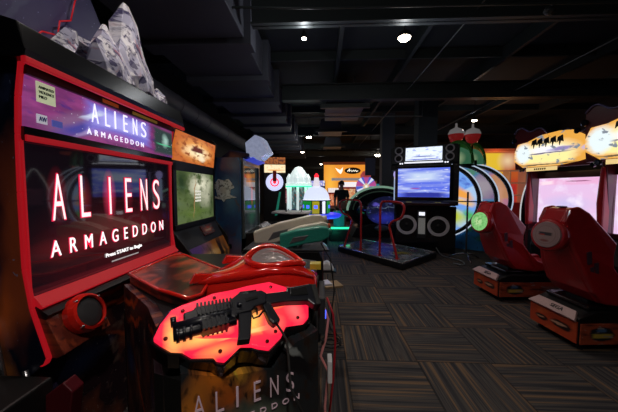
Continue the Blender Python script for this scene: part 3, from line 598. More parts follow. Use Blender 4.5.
MB().box(-.52, .52, -.48, .49, 0, 1.89).build('body', M['black'], Cc)
shd = [(-.11, .09), (-.07, .14), (0, .12), (.07, .14), (.11, .09), (.15, .02), (.10, .0), (.09, -.08), (0, -.17), (-.09, -.08), (-.10, .0), (-.15, .02)]
em = art('pale_metal_emblem', (.6, .64, .66), [('n', 8, 8, .5, .6, (.10, .11, .12)), ('e', .5, .5, .2, .2, (.5, .5, .48), .6)], rough=.3, warp=(8, .15))
# the side panel faces the viewer along local -x
MB().prism([(y + .0, z) for y, z in shd], 'x', -.560, -.552).build('emblem', em, Cc, uv='yz', xf=Matrix.Translation((0, -.30, 1.47)))
MB().prism([(-.2, .0), (-.12, .03), (.0, .0), (.18, .03), (.2, .0), (.0, -.03)], 'x', -.562, -.553).build('emblem_wing', em, Cc, uv='yz', xf=Matrix.Translation((0, -.28, 1.36)))
MB().box(-.556, -.551, -.40, -.30, .66, .72).build('lock_plate', M['black'], Cc)
fm = mat('grey_green_frame', (.10, .13, .13), .3, .4, coat=.3)
b = MB().box(-.5, .5, -.56, -.48, .78, .86).box(-.5, .5, -.56, -.48, 1.82, 1.90).box(-.5, -.44, -.56, -.48, .86, 1.82).box(.44, .5, -.56, -.48, .86, 1.82)
b.build('screen_frame', fm, Cc, bevel=.006)
cs = art('dim_reflective_screen', (.015, .02, .022), [('n', 3, 3, .5, .8, (.05, .06, .06)), ('e', .4, .8, .25, .15, (.4, .12, .04), .9), ('e', .35, .5, .12, .3, (.02, .03, .035), .6), ('b', .6, .55, .08, .2, (.25, .03, .02), .5), ('e', .6, .2, .4, .15, (.02, .06, .04), .9)], emit=.9, rough=.05, warp=(5, .1))
MB().box(-.44, .44, -.525, -.48, .86, 1.82).build('screen', cs, Cc)
b = MB().prism([(-.45, 1.9), (-.62, 1.92), (-.62, 1.97), (-.35, 2.02), (-.2, 1.9)], 'x', -.42, .42).build('header_arm', mat('blue_black_header', (.01, .015, .05), .3, coat=.5), Cc, bevel=.01)
MB().box(-.40, .40, -.66, -.5, 1.92, 1.93).build('header_light', mat('dim_blue_strip', (.05, .08, .4), .4, emit=.5, ecol=(.05, .08, .8)), Cc, xf=Matrix.Translation((0, .0, .0)) @ Matrix.Translation((0, -.65, 1.96)) @ Matrix.Rotation(R(-17), 4, 'X') @ Matrix.Translation((0, .65, -1.975)))
jw = MB(); jw.prism([(-.57, 1.93), (-.76, 1.90), (-.90, 2.0), (-.80, 2.2), (-.68, 2.24), (-.56, 2.12)], 'x', -.38, -.05)
for i, v in enumerate(jw.v): jw.v[i] = v + mnoise.noise_vector(v * 9) * .02
jw.build('silver_topper', mat('faceted_silver_glow', (.55, .58, .66), .15, .7, bump=.5, bscale=22, var=.8, emit=.35, ecol=(.5, .58, .85)), Cc, bevel=.003)  # silver given a bluish emission so the topper looks brightly lit
# its console with an instruction card
cc = MB().prism([(-.55, 0), (-.55, .84), (-.75, .88), (-1.05, .72), (-1.02, 0)], 'x', -.42, .46).build('control_console', M['black'], Cc, bevel=.01)
cd = art('instruction_card', (.55, .58, .62), [('b', .3, .5, .2, .35, (.03, .04, .1), .2), ('b', .72, .6, .18, .22, (.06, .08, .16), .3), ('n', 12, 8, .55, .6, (.1, .1, .12))], rough=.4)
MB().box(-.36, .10, -.13, .13, 0, .012).build('instruction_card', cd, cc, uv='xy', xf=Matrix.Translation((0, -.86, .865)) @ Matrix.Rotation(R(38), 4, 'X'))
MB().box(-.40, .14, -.16, .16, -.03, .0).build('card_tray', M['grey'], cc, xf=Matrix.Translation((0, -.86, .865)) @ Matrix.Rotation(R(38), 4, 'X'), bevel=.005)

# ------------------------------------------------------------------ gun pedestal behind the big shooter
Pd = thing('gun_pedestal', 'black gun stand with dark sides between the red shell and the grey machine', 'arcade console', (-.38, 2.86, 0))
MB().prism([(-.40, 0), (-.44, .80), (-.36, .88), (.36, .88), (.40, .80), (.38, 0)], 'y', -.3, .33).build('body', M['black'], Pd, bevel=.01)
MB().box(-.36, .40, -.31, .32, .88, .90).build('top_tray', M['dgrey'], Pd, bevel=.006)
MB().box(.38, .405, -.26, .28, .1, .78).build('end_panel', M['maroon'], Pd, bevel=.004)
def rifle(name, lab, pos, ax, m1, m2, L=.75):
    t = thing(name, lab, 'toy gun', pos, ax, 'toy guns on the stand')
    MB().prism([(-.50 * L, -.09), (-.45 * L, .06), (-.1 * L, .075), (.1 * L, .07), (.36 * L, .065), (.5 * L, .045), (.5 * L, -.035), (.32 * L, -.06), (.0, -.055), (-.15 * L, -.06), (-.3 * L, -.06)], 'y', -.05, .05).build('body', m1, t, bevel=.012)
    MB().tube([(.45 * L, 0, .005), (.56 * L, 0, .005)], [.032, .028], 12).build('muzzle', m2, t)
    MB().tube([(-.40 * L, 0, .056), (.35 * L, 0, .056)], .008, 6).build('top_rail', M['teal'] if m1 is M['beige'] else m1, t)
    MB().tube([(.36 * L, -.041, .01), (.36 * L, .041, .01)], .014, 12).build('bolt', M['black'], t)
    MB().prism([(-.22 * L, -.04), (-.14 * L, -.04), (-.18 * L, -.13), (-.25 * L, -.13)], 'y', -.02, .02).build('grip', m2 if m1 is not M['beige'] else m1, t, bevel=.008)
    MB().prism([(-.3 * L, -.03), (.0, -.02), (.1 * L, .015), (-.2 * L, .02)], 'y', -.053, .053).build('inlay', M['grey'], t, bevel=.004)
    return t
r1 = rifle('toy_rifle', 'ivory toy rifle with a green rail lying farthest back on the gun stand', (-.36, 2.98, 1.02), 14, M['beige'], M['beige'], .80)
r1.rotation_euler = (0, R(-15), R(8)); r1.scale = (1, 1.2, 1.45)
r2 = rifle('toy_rifle', 'teal green toy gun lying across the front of the gun stand', (-.17, 2.68, 1.00), 8, M['teal'], M['teal'], .5)
r2.rotation_euler = (0, R(-10), R(6)); r2.scale = (1, 1.1, 1.15)
r3 = rifle('toy_rifle', 'ivory toy gun with an orange muzzle between the other two', (-.14, 2.82, 1.03), 8, M['beige'], M['orange'], .44)
r3.rotation_euler = (0, R(-12), R(10))
tag(MB().tube([(.0, 2.62, .95), (.09, 2.6, .8), (.13, 2.6, .5), (.10, 2.62, .2), (.16, 2.66, .02), (.06, 2.70, .012)], .006, 8).build('cable', M['rubber']), 'black cable looping from the gun stand to the carpet', 'cord')
tag(MB().tube([(.09, 2.9 + .0, .006)] + [(.10 + .09 * math.cos(a / 8 * 2 * PI), 2.5 + .09 * math.sin(a / 8 * 2 * PI), .008 + a * .004) for a in range(18)], .006, 8).build('cable', M['rubber']), 'black cable coiled on the carpet at the foot of the gun stand', 'cord')
for (x, y, lab) in ((.12, 4.9, 'white rounded foot pedal on the carpet nearest the gun stand'), (.06, 6.6, 'white rounded foot pedal farther along the left row')):
    t = thing('foot_pedal', lab, 'pedal', (x, y, 0), 0)
    MB().prism([(-.14, .02), (-.12, .14), (.0, .19), (.08, .12), (.13, .02)], 'y', -.09, .09).build('cover', M['white'], t, bevel=.03, seg=3)
    MB().box(-.15, .15, -.10, .10, 0, .02).build('base', M['black'], t)
t = thing('floor_board', 'tan wooden board lying on the carpet beside the gun stand', 'board', (.16, 4.15, 0), 20)
MB().box(-.14, .14, -.14, .12, 0, .03).build('board', M['tan'], t, bevel=.005); MB().box(-.15, -.02, -.1, .1, .03, .06).build('bracket', M['white'], t)

# ------------------------------------------------------------------ D: small cabinet with round target
Dd = thing('arcade_cabinet', 'black cabinet at left with a glowing round target and small marquee', 'arcade machine', (-1.06, 6.2, 0), 12)
MB().box(-.24, .24, -.2, .4, 0, 2.17).build('body', M['black'], Dd, bevel=.01)
MB().box(-.235, .235, -.24, -.2, 2.03, 2.17).build('top_sign', art('orange_top_sign', (.4, .12, .03), [('n', 12, 3, .45, .6, (.1, .03, .02))], emit=.9), Dd)
MB().box(-.22, .235, -.24, -.2, 1.84, 2.01).build('marquee', art('white_orange_marquee', (1, .8, .5), [('b', .5, .3, .4, .1, (.9, .4, .1), .5), ('n', 10, 5, .55, .65, (.8, .5, .25))], emit=1.1), Dd)
T_ = Matrix.Translation((0, -.2, 1.63)) @ Matrix.Rotation(R(90), 4, 'X')
o = MB().lathe([(.19, 0), (.19, .03), (.17, .04)], 28, T_).build('target_disc', mat('blue_white_lit', (.7, .75, 1), .4, emit=1.0, ecol=(.62, .66, 1)), Dd)
MB().lathe([(.095, .04), (.095, .045), (.07, .045), (.07, .04)], 24, T_, cap=False).build('target_ring', M['red_lit'], o)
MB().lathe([(.035, .04), (.035, .046)], 20, T_).build('target_centre', M['red_lit'], o)
MB().box(-.04, .04, -.26, -.24, 1.65, 1.88).build('target_bar', M['red_plain'], Dd)
MB().prism([(.0, .9), (.06, .9), (.14, 1.42), (.10, 1.42)], 'y', -.22, -.2).build('green_strip', mat('green_strip', (.02, .3, .2), .4, emit=.3), Dd)
MB().box(.2, .24, -.22, -.2, .9, 2.0).build('corner_strip', M['green_lit'] if False else M['dgrey'], Dd)
MB().box(-.24, .24, -.45, -.2, 0, .78).build('ticket_console', M['black'], Dd, bevel=.02)

# white topped counter
t = thing('game_counter', 'low black game counter with a white top near the left back', 'counter', (-.58, 5.33, 0), 0)
MB().prism([(-.26, -.10), (.0, -.16), (.30, -.10), (.34, .30), (-.30, .34)], 'z', .0, 1.0).build('base', M['black'], t, bevel=.02)
MB().prism([(-.38, -.08), (.0, -.22), (.36, -.14), (.40, .36), (-.36, .40)], 'z', 1.0, 1.04).build('top', M['white'], t, bevel=.012)
MB().tube([(-.1, .0, 1.04), (-.1, .0, 1.12)], .012, 8).build('joystick', M['black'], t)
MB().tube([(.2, .02, 1.04), (.2, .02, 1.12)], .012, 8).build('joystick', M['black'], t)

# ------------------------------------------------------------------ white castle tower
t = thing('tower_game', 'tall white lit castle shaped game far back at left', 'arcade machine', (-.92, 11.3, 0))
wl = mat('white_tower_lit', (.75, .85, .85), .4, emit=.8, ecol=(.72, .85, .85), var=.3, bscale=12)
MB().lathe([(.52, 0), (.55, .6), (.5, .62), (.42, .7)], 12, cap=True).build('base', mat('tower_base_blue', (.05, .08, .2), .4, emit=.1), t)
for k in range(8):
    a = k * PI / 4; o = MB().tube([(.44 * math.cos(a), .44 * math.sin(a), .65), (.44 * math.cos(a), .44 * math.sin(a), 1.65)], .05, 8).build('pillar', wl, t)
MB().lathe([(.36, .65), (.36, 1.65)], 16).build('prize_case', art('prize_case', (.05, .12, .13), [('n', 8, 6, .5, .6, (.3, .5, .5)), ('n', 14, 9, .6, .65, (.5, .1, .05))], emit=.6), t)
MB().lathe([(.52, 1.62), (.54, 1.72), (.46, 1.76), (.42, 1.92), (.34, 2.1), (.24, 2.26), (.14, 2.38), (.02, 2.42)], 12).build('roof', wl, t)
for k in range(6):
    a = k * PI / 3 + .3; MB().lathe([(.10, 1.7), (.11, 1.95), (.02, 2.12)], 8, Matrix.Translation((.4 * math.cos(a), .4 * math.sin(a), 0))).build('turret', wl, t)
MB().lathe([(.55, 1.58), (.56, 1.62)], 20).build('ring_light', M['green_lit'], t)

# ------------------------------------------------------------------ dome game on a blue table
t = thing('dome_game', 'white domed game with green and yellow doors on a blue lit table', 'arcade machine', (-.12, 7.3, 0), 0)
MB().lathe([(.30, 0), (.32, .70), (.45, .76)], 16).build('pedestal', M['black'], t)
MB().lathe([(.60, .74), (.66, .78), (.66, .82), (.6, .84)], 24).build('table_rim', mat('blue_table_lit', (.02, .03, .5), .3, emit=.9, ecol=(.03, .05, .9)), t)
MB().lathe([(.33, .84), (.33, 1.2)], 20).build('drum', mat('drum_dark', (.02, .03, .03), .4), t)
gm_, ym_ = mat('green_door', (.02, .30, .03), .4, emit=.35, ecol=(.02, .5, .05)), mat('yellow_door', (.6, .5, .02), .4, emit=.4, ecol=(.7, .6, .02))
for k in range(10):
    a = -PI / 2 + (k - .5) * 2 * PI / 10 - .35
    c_ = Matrix.Translation((.0, 0, 0)) @ Matrix.Rotation(a + PI / 2, 4, 'Z')
    if k % 3 == 2:
        MB().box(-.035, .035, -.36, -.33, .86, 1.17, c_).build('light_column', M['white_lit'], t)
    else:
        o = MB().box(-.09, .09, -.35, -.32, .86, 1.17, c_).build('door', gm_ if k % 3 == 0 else ym_, t)
        MB().box(-.045, .045, -.358, -.35, .99, 1.07, c_).build('door_badge', M['cool_lit'], o)
MB().lathe([(.38, 1.17), (.38, 1.20), (.345, 1.21), (.34, 1.27), (.315, 1.36), (.27, 1.44), (.2, 1.51), (.10, 1.555), (.05, 1.56)], 28).build('dome', mat('dome_lit', (.6, .66, .9), .3, emit=1.0, ecol=(.72, .78, 1), var=.1), t)
MB().lathe([(.11, 1.53), (.085, 1.6), (.055, 1.80)], 14).build('spire', mat('spire_lit', (.8, .75, .8), .3, emit=.8, ecol=(.9, .82, .9)), t)
MB().lathe([(.058, 1.79), (.062, 1.84), (.02, 1.90)], 14).build('spire_tip', M['red_lit'], t)
MB().lathe([(.385, 1.17), (.39, 1.19), (.385, 1.2)], 28, cap=False).build('dome_ring', M['black'], t)
light('POINT', 'table_glow', (.35, -.55, .65), 2.0, (.1, .15, 1), .1, parent=t)
# green lit small machine to the right
t = thing('redemption_game', 'small low game with teal cylinder and green floor glow by the aisle', 'arcade machine', (.52, 8.0, 0))
MB().box(-.28, .25, -.2, .3, 0, .30).build('base', M['black'], t, bevel=.02)
MB().lathe([(.16, .42), (.16, .85)], 20).build('cylinder', mat('teal_cylinder', (.01, .2, .2), .15, emit=.15, ecol=(.02, .5, .45)), t)
MB().box(-.45, .30, -.26, -.2, .36, .41).build('light_bar', M['green_lit'], t)
MB().box(-.3, .26, -.22, .3, .30, .42).build('deck', M['dgrey'], t)
light('POINT', 'green_glow', (-.1, -.5, .3), 1.6, (.05, 1, .5), .1, parent=t)

# ------------------------------------------------------------------ back of the hall
def backgame(x, y, w, h, lab, c_body, c_scr, e=1.0, rz=0, topper=None):
    t = thing('arcade_cabinet', lab, 'arcade machine', (x, y, 0), rz, 'small machines at the back of the hall')
    MB().box(-w / 2, w / 2, 0, .6, 0, h).build('body', mat('cabinet_paint', c_body, .4), t, bevel=.02)
    MB().box(-w * .42, w * .42, -.03, 0, h * .5, h * .82).build('screen', art('far_screen', c_scr, [('n', 5, 4, .45, .6, tuple(min(1, q * 2.2 + .1) for q in c_scr)), ('n', 9, 7, .6, .65, (.9, .7, .6))], emit=e), t)
    MB().box(-w * .46, w * .46, -.06, 0, h * .87, h).build('marquee', art('far_marquee', topper or (.6, .3, .1), [('n', 9, 2, .5, .6, (1, .9, .8))], emit=1), t)
    MB().prism([(0, h * .3), (-.3, h * .36), (-.3, h * .42), (0, h * .48)], 'x', -w * .45, w * .45).build('control_panel', M['dgrey'], t, bevel=.01)
    return t
backgame(-1.9, 12.5, .8, 1.75, 'far red and blue machine left of the white tower', (.2, .02, .03), (.3, .05, .08), .5)
backgame(-1.5, 14.8, .7, 1.3, 'far low machine with grey lattice screen left of the tower', (.12, .12, .16), (.2, .2, .28), .5)
backgame(-.15, 13.0, .7, 1.9, 'far machine with a blue and red sign beside the orange booth', (.1, .1, .2), (.15, .18, .35), .6, 0, (.3, .3, .7))
backgame(.55, 12.3, .5, 1.55, 'far red machine directly left of the standing person', (.4, .03, .02), (.7, .15, .05), .7, 0, (.8, .7, .7))
backgame(1.30, 13.4, .9, 1.85, 'far red framed machine with white top right of the person', (.5, .04, .03), (.8, .25, .1), .7, 0, (.9, .85, .9))
backgame(3.75, 13.8, .9, 2.2, 'far red framed machine just left of the grey column', (.4, .03, .04), (.4, .1, .25), .7, 0, (.9, .8, .8))
t = thing('wheel_spinning_game', 'far round prize wheel with coloured segments and a bright centre', 'prize wheel', (2.0, 12.4, 0))
T_ = Matrix.Translation((0, 0, 1.62)) @ Matrix.Rotation(R(90), 4, 'X')
MB().lathe([(.44, 0), (.44, .08), (.4, .1)], 32, T_).build('wheel', art('prize_wheel_face', (.08, .12, .6), [('r', .5, .5, 9, (.75, .8, 1)), ('r', .5, .5, 5, (.5, .08, .3)), ('e', .5, .5, .2, .2, (1, .8, .3), .8), ('e', .5, .5, .08, .08, (1, 1, 1), .5)], emit=.9), t)
MB().box(-.42, .42, 0, .5, 0, 1.5).build('cabinet', mat('wheel_cab', (.02, .03, .15), .4), t, bevel=.02)
MB().lathe([(.22, 2.02), (.24, 2.12), (.12, 2.3)], 16, Matrix.Translation((0, .1, 0))).build('topper', M['red_lit'] if False else mat('red_white_topper', (.7, .1, .1), .4, emit=.4), t)
MB().box(-.05, .05, .1, .2, 1.5, 2.05).build('post', M['black'], t)
t = thing('banner', 'dark blue hanging panel above the prize wheel', 'banner', (2.15, 12.2, 2.1)); MB().box(-.22, .22, 0, .04, 0, .75).build('panel', mat('slate_blue_panel', (.07, .10, .2), .6), t)
MB().tube([(0, .02, .75), (0, .02, 2.198)], .01, 6).build('hanger', M['black'], t)
t = thing('claw_machine', 'far narrow machine with a glowing teal cylinder case', 'arcade machine', (2.9, 13.3, 0))
MB().box(-.3, .3, -.3, .3, 0, 1.0).build('base', M['black'], t, bevel=.02); MB().lathe([(.28, 1.0), (.28, 1.75)], 20).build('case', mat('teal_case', (.02, .2, .25), .2, emit=.5, ecol=(.03, .3, .38)), t); MB().box(-.3, .3, -.3, .3, 1.75, 1.9).build('top', M['black'], t)
# orange booth
t = thing('prize_booth', 'glowing orange booth wall at the back of the hall', 'booth', (1.15, 14.6, 0))
ow = art('orange_lit_wall', (.85, .30, .03), [('e', .16, .55, .2, .6, (1, .50, .06), .9), ('e', .75, .3, .4, .3, (.6, .15, .02), .9)], emit=1.0)
MB().box(-1.0, 1.15, 0, .1, 0, 2.85).build('wall', ow, t)
MB().box(-1.05, 1.2, -.1, .0, 2.78, 2.92).build('fascia', mat('orange_fascia', (.35, .07, .02), .5, emit=.2), t)
o = MB().prism([(.12 + .42 * math.cos(a * PI / 8) + .38, 2.47 + .17 * math.sin(a * PI / 8)) for a in range(16)], 'y', -.06, -.01).build('oval_sign', M['black'], t)
sgw = mat('warm_white_sign', (1, .95, .8), .4, emit=1.2, ecol=(1, .93, .75))
MB().tube([(.22, -.07, 2.43), (.3, -.07, 2.50), (.34, -.07, 2.58), (.33, -.07, 2.42), (.42, -.07, 2.50), (.46, -.07, 2.42), (.55, -.07, 2.50), (.57, -.07, 2.42), (.64, -.07, 2.50), (.7, -.07, 2.42), (.78, -.07, 2.47)], .022, 6).build('sign_script', sgw, o)
MB().prism([(-.40, 2.62), (-.25, 2.55), (-.15, 2.5), (.0, 2.66), (-.04, 2.42), (-.12, 2.3), (-.2, 2.36), (-.3, 2.46)], 'y', -.05, -.02).build('white_emblem', sgw, t)
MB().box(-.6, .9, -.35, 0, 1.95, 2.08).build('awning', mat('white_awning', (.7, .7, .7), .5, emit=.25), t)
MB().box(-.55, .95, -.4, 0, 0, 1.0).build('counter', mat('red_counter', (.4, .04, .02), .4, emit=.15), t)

# person
ps = thing('person', 'person standing in a dark t-shirt and olive shorts seen from behind far down the aisle', 'person', (.70, 9.4, 0))
def skin(name, joints, edges, m, parent, root=0, sub=2):
    me = bpy.data.meshes.new(name); me.from_pydata([j[:3] for j in joints], edges, []); me.materials.append(m)
    o = bpy.data.objects.new(name, me); C.objects.link(o); o.parent = parent
    o.modifiers.new('skin', 'SKIN').use_smooth_shade = True
    for i, j in enumerate(joints):
        r = j[3]; me.skin_vertices[0].data[i].radius = r if isinstance(r, tuple) else (r, r)
    me.skin_vertices[0].data[root].use_root = True
    s = o.modifiers.new('sub', 'SUBSURF'); s.levels = sub; s.render_levels = sub
    return o
skm = mat('skin', (.42, .24, .17), .5)
J = [(0, 0, .93, .13), (0, 0, 1.15, .12), (0, 0, 1.36, .15), (0, 0, 1.48, .06), (0, -.01, 1.56, .055), (0, -.015, 1.64, .085), (0, -.01, 1.72, .07),
     (.17, 0, 1.40, .055), (.22, .0, 1.12, .042), (.23, -.08, .90, .032), (.23, -.12, .82, .03), (-.17, 0, 1.40, .055), (-.23, 0, 1.12, .042), (-.22, -.06, .90, .032), (-.22, -.09, .82, .03),
     (.09, 0, .86, .09), (.11, 0, .5, .058), (.12, .02, .10, .04), (.13, -.12, .04, .035), (-.09, 0, .86, .09), (-.11, .02, .5, .058), (-.12, .04, .10, .04), (-.13, -.10, .04, .035)]
E_ = [(0, 1), (1, 2), (2, 3), (3, 4), (4, 5), (5, 6), (2, 7), (7, 8), (8, 9), (9, 10), (2, 11), (11, 12), (12, 13), (13, 14), (0, 15), (15, 16), (16, 17), (17, 18), (0, 19), (19, 20), (20, 21), (21, 22)]
body = skin('body', J, E_, skm, ps)
skin('t_shirt', [(0, 0, .98, .16), (0, 0, 1.2, .15), (0, 0, 1.38, .165), (0, 0, 1.46, .09), (.18, 0, 1.41, .075), (.22, 0, 1.18, .06), (-.18, 0, 1.41, .075), (-.23, 0, 1.18, .06)], [(0, 1), (1, 2), (2, 3), (2, 4), (4, 5), (2, 6), (6, 7)], mat('dark_cotton', (.015, .02, .022), .9), ps)
skin('shorts', [(0, 0, .95, .155), (.1, 0, .80, .105), (.11, 0, .55, .09), (-.1, 0, .80, .105), (-.11, .01, .55, .09)], [(0, 1), (1, 2), (0, 3), (3, 4)], mat('olive_cotton', (.10, .11, .05), .9), ps)
MB().ball((0, .012, 1.69), (.095, .10, .095), 14).build('hair', mat('dark_hair', (.02, .015, .01), .7), ps)
for s_ in (-1, 1): MB().ball((s_ * .03, -.10, 1.66), .01, 8).build('eye', M['black'], body)
for s_ in (-1, 1): MB().ball((s_ * .085, -.01, 1.64), (.012, .02, .03), 8).build('ear', skm, body)
MB().ball((0, -.105, 1.63), (.012, .02, .02), 8).build('nose', skm, body)
for s_ in (-1, 1):
    o = MB().ball((s_ * .125, -.06, .05), (.055, .14, .05), 12).build('shoe', M['black'], ps)
    for k in range(4):
        x0 = s_ * .225; yy = -.145 + k * .018
        MB().tube([(x0, yy + .02, .83), (x0, yy, .78), (x0 - s_ * .01, yy, .745 + abs(k - 1.4) * .006)], [.010, .009, .007], 6).build('finger', skm, body)
    MB().tube([(s_ * .215, -.12, .83), (s_ * .195, -.15, .80), (s_ * .195, -.155, .77)], [.011, .010, .008], 6).build('thumb', skm, body)

# ------------------------------------------------------------------ egg shaped simulator
t = thing('pod_simulator', 'dark blue egg shaped pod with a pale green lit rim behind the dance platform', 'arcade machine', (1.85, 8.7, 0), 0)
EM = Matrix.Translation((0, 0, .86)) @ Matrix.Rotation(R(-2), 4, 'Y')
MB().ball((0, .25, 0), (.98, .6, .68), 32, EM).build('shell', M['gloss_black'], t)
MB().ball((.08, -.10, -.02), (.66, .32, .46), 28, EM).build('canopy', art('blue_canopy', (.01, .012, .05), [('e', .5, .25, .4, .25, (.03, .04, .45), .9), ('e', .3, .7, .1, .08, (.15, .12, .7), .7), ('e', .8, .65, .12, .12, (.3, .45, .4), .8), ('n', 9, 7, .6, .68, (.1, .1, .35)), ('b', .5, .6, .35, .02, (.15, .2, .3), .8)], emit=.55, warp=(6, .15), rough=.1), t)
b = MB()
b.tube([EM @ Vector((1.02 * math.cos(a * PI / 24 + .02), -.06, .70 * math.sin(a * PI / 24))) for a in range(25)], .035, 10)
b.build('lit_rim', mat('pale_green_rim', (.35, .6, .45), .3, emit=.28, ecol=(.5, .85, .6), var=.6, bscale=6), t)
MB().tube([EM @ Vector((.92 * math.cos(a * PI / 24), -.12, .62 * math.sin(a * PI / 24))) for a in range(25)], .02, 8).build('dark_rim', M['black'], t)
MB().prism([(-.9, 0), (-.75, .3), (-.3, .42), (.3, .42), (.75, .3), (.9, 0)], 'y', -.25, .6).build('base', M['black'], t, bevel=.02)
MB().ball((.0, -.30, .30), (.22, .06, .10), 14).build('white_panel', M['grey'], t)
t = thing('light_pole', 'white and blue lit pole standing between pod and dance machine', 'light', (2.12, 7.85, 0))
MB().tube([(0, 0, .0), (0, 0, 1.15)], .05, 12).build('post', M['black'], t)
MB().box(-.06, .06, -.05, .05, 1.15, 1.78).build('tube_light', mat('cool_tube', (.5, .6, .8), .4, emit=.6, ecol=(.5, .62, .9)), t, bevel=.01)
MB().ball((0, 0, 1.9), (.09, .09, .12), 12).build('star_cap', mat('violet_cap', (.35, .3, .8), .4, emit=.8, ecol=(.5, .45, .9)), t)

# ------------------------------------------------------------------ dance machine
Dn = thing('dance_machine', 'big black dance game cabinet with blue screens and round speakers', 'arcade machine', (2.50, 6.85, 0), -24)
MB().prism([(.42, 0), (.42, 2.35), (-.1, 2.45), (-.16, 1.95), (-.12, 1.25), (-.30, 1.18), (-.30, 1.10), (-.10, 1.02), (-.10, 0)], 'x', -.60, .60).build('body', M['black'], Dn, bevel=.01)
blu = art('blue_game_screen', (.12, .18, .85), [('b', .5, .72, .5, .22, (.60, .72, .95), .7), ('n', 1, 5, .48, .6, (.50, .58, .95)), ('b', .5, .40, .5, .06, (.20, .26, .85), .5), ('b', .4, .62, .3, .03, (.72, .80, .95), .5), ('n', 6, 20, .60, .70, (.80, .85, 1)), ('b', .5, .08, .5, .1, (.03, .04, .35), .4), ('b', .35, .30, .12, .03, (.35, .1, .45), .6)], emit=1.0, rough=.2, warp=(5, .02))
MB().box(-.57, .57, -.17, -.12, 1.29, 1.98).build('screen', blu, Dn)
b = MB().box(-.64, -.57, -.2, -.1, 1.24, 2.03).box(.57, .64, -.2, -.1, 1.24, 2.03).box(-.64, .64, -.2, -.1, 1.98, 2.03).box(-.64, .64, -.2, -.1, 1.22, 1.29)
b.build('bezel', M['gloss_black'], Dn, bevel=.006)
MB().prism([(-.1, 2.06), (-.22, 2.10), (-.14, 2.52), (.0, 2.52)], 'x', -.72, .72).build('header', M['black'], Dn, bevel=.01)
HT = Matrix.Translation((0, -.185, 2.31)) @ Matrix.Rotation(R(-10), 4, 'X')
hs = art('white_blue_header', (.80, .88, 1), [('n', 6, 4, .55, .66, (.35, .42, .9)), ('b', .5, .55, .38, .10, (.9, .95, 1), .5), ('b', .5, .28, .34, .05, (.12, .15, .45), .5), ('b', .5, .5, .49, .47, (.62, .72, 1), .0) if False else ('b', .5, .06, .5, .05, (.12, .15, .6), .5)], emit=1.1, warp=(6, .05))
MB().box(-.40, .40, -.03, .0, -.15, .16).build('header_screen', hs, Dn, xf=HT)
MB().box(-.42, .42, -.03, .0, -.215, -.185).build('light_bar', M['white_lit'], Dn, xf=HT)
for x in (-.56, .56):
    for z in (.10, -.09):
        T_ = HT @ Matrix.Translation((x, -.02, z)) @ Matrix.Rotation(R(90), 4, 'X')
        o = MB().lathe([(.095, 0), (.095, .025), (.07, .03), (.065, .01)], 20, T_, cap=False).build('horn_ring', M['white'], Dn)
        MB().lathe([(.06, .01), (.045, .0), (.02, .02), (.002, .025)], 16, T_).build('horn_cone', M['grille'], o)
for x in (-.52, -.47, .47, .52): MB().ball((x, -.22, 2.10), .02, 10).build('bulb', M['white_lit'], Dn)
MB().box(.62, .76, -.12, .30, 1.1, 2.5).build('side_column', M['black'], Dn, bevel=.01)
for k in range(7): MB().ball((.69, -.125, 1.2 + k * .17), (.02, .012, .02), 8).build('column_stud', M['silver'], Dn)
MB().box(-.76, -.62, -.12, .30, 1.95, 2.5).build('side_column', M['black'], Dn, bevel=.01)
MB().prism([(-.1, 1.22), (-.38, 1.16), (-.38, 1.10), (-.1, 1.10)], 'x', -.66, .70).build('control_shelf', mat('dark_red_shelf', (.05, .012, .012), .3, coat=.3), Dn, bevel=.008)
for x in (-.35, -.28, .28, .35): MB().box(x, x + .05, -.33, -.30, 1.165, 1.18).build('button', mat('dim_yellow_button', (.5, .45, .1), .4, emit=.3) if not bpy.data.materials.get('dim_yellow_button') else bpy.data.materials['dim_yellow_button'], Dn)
MB().box(-.60, .72, -.26, -.10, 0, 1.08).build('speaker_cabinet', M['gloss_black'], Dn, bevel=.01)
for x in (-.34, .36):
    T_ = Matrix.Translation((x, -.26, .62)) @ Matrix.Rotation(R(90), 4, 'X')
    o = MB().lathe([(.235, 0), (.235, .03), (.17, .035), (.165, .012)], 36, T_, cap=False).build('woofer_ring', mat('pale_speaker_ring', (.85, .82, .85), .35) if not bpy.data.materials.get('pale_speaker_ring') else bpy.data.materials['pale_speaker_ring'], Dn)
    MB().lathe([(.17, .015), (.12, .002), (.06, .0), (.05, .015), (.002, .03)], 28, T_).build('woofer_cone', M['black'], o)
MB().box(-.095, .10, -.30, -.26, .32, .98).build('centre_panel', M['dgrey'], Dn, bevel=.006)
MB().box(-.06, .07, -.31, -.30, .86, .94).build('card_reader', M['white_lit'], Dn)
o = MB().box(-.07, .08, -.31, -.30, .42, .80).build('notice_sheet', mat('notice_paper', (.5, .5, .47), .6, var=.2, bscale=70, emit=.12), Dn)
# platform
Dp = thing('dance_platform', 'metal dance platform with arrow pads and two red handrails', 'dance platform', (1.5, 6.1, 0))
pl = [(.43, 6.43), (1.47, 4.98), (2.45, 5.92), (1.95, 6.55), (1.15, 7.3)]
plm = art('dance_floor', (.10, .13, .15), [('n', 9, 9, .5, .62, (.28, .32, .34)), ('n', 6, 6, .58, .66, (.3, .04, .04)), ('n', 7, 5, .60, .68, (.04, .08, .35)), ('n', 8, 5, .63, .68, (.04, .3, .2)), ('e', .62, .35, .12, .08, (.35, .3, .05), .6)], rough=.18, warp=(4, .1), coat=.4)
MB().prism(pl, 'z', .12, .135).build('dance_floor', plm, Dp, uv='xy', world=True)
MB().prism([(x + (x - 1.45) * .03, y + (y - 6.1) * .03) for x, y in pl], 'z', .02, .12).build('base', M['black'], Dp, world=True, bevel=.01)
b = MB(); 
for i in range(len(pl)): b.tube([(*pl[i], .133), (*pl[(i + 1) % len(pl)], .133)], .014, 6)
b.build('edge_trim', M['silver'], Dp, world=True)
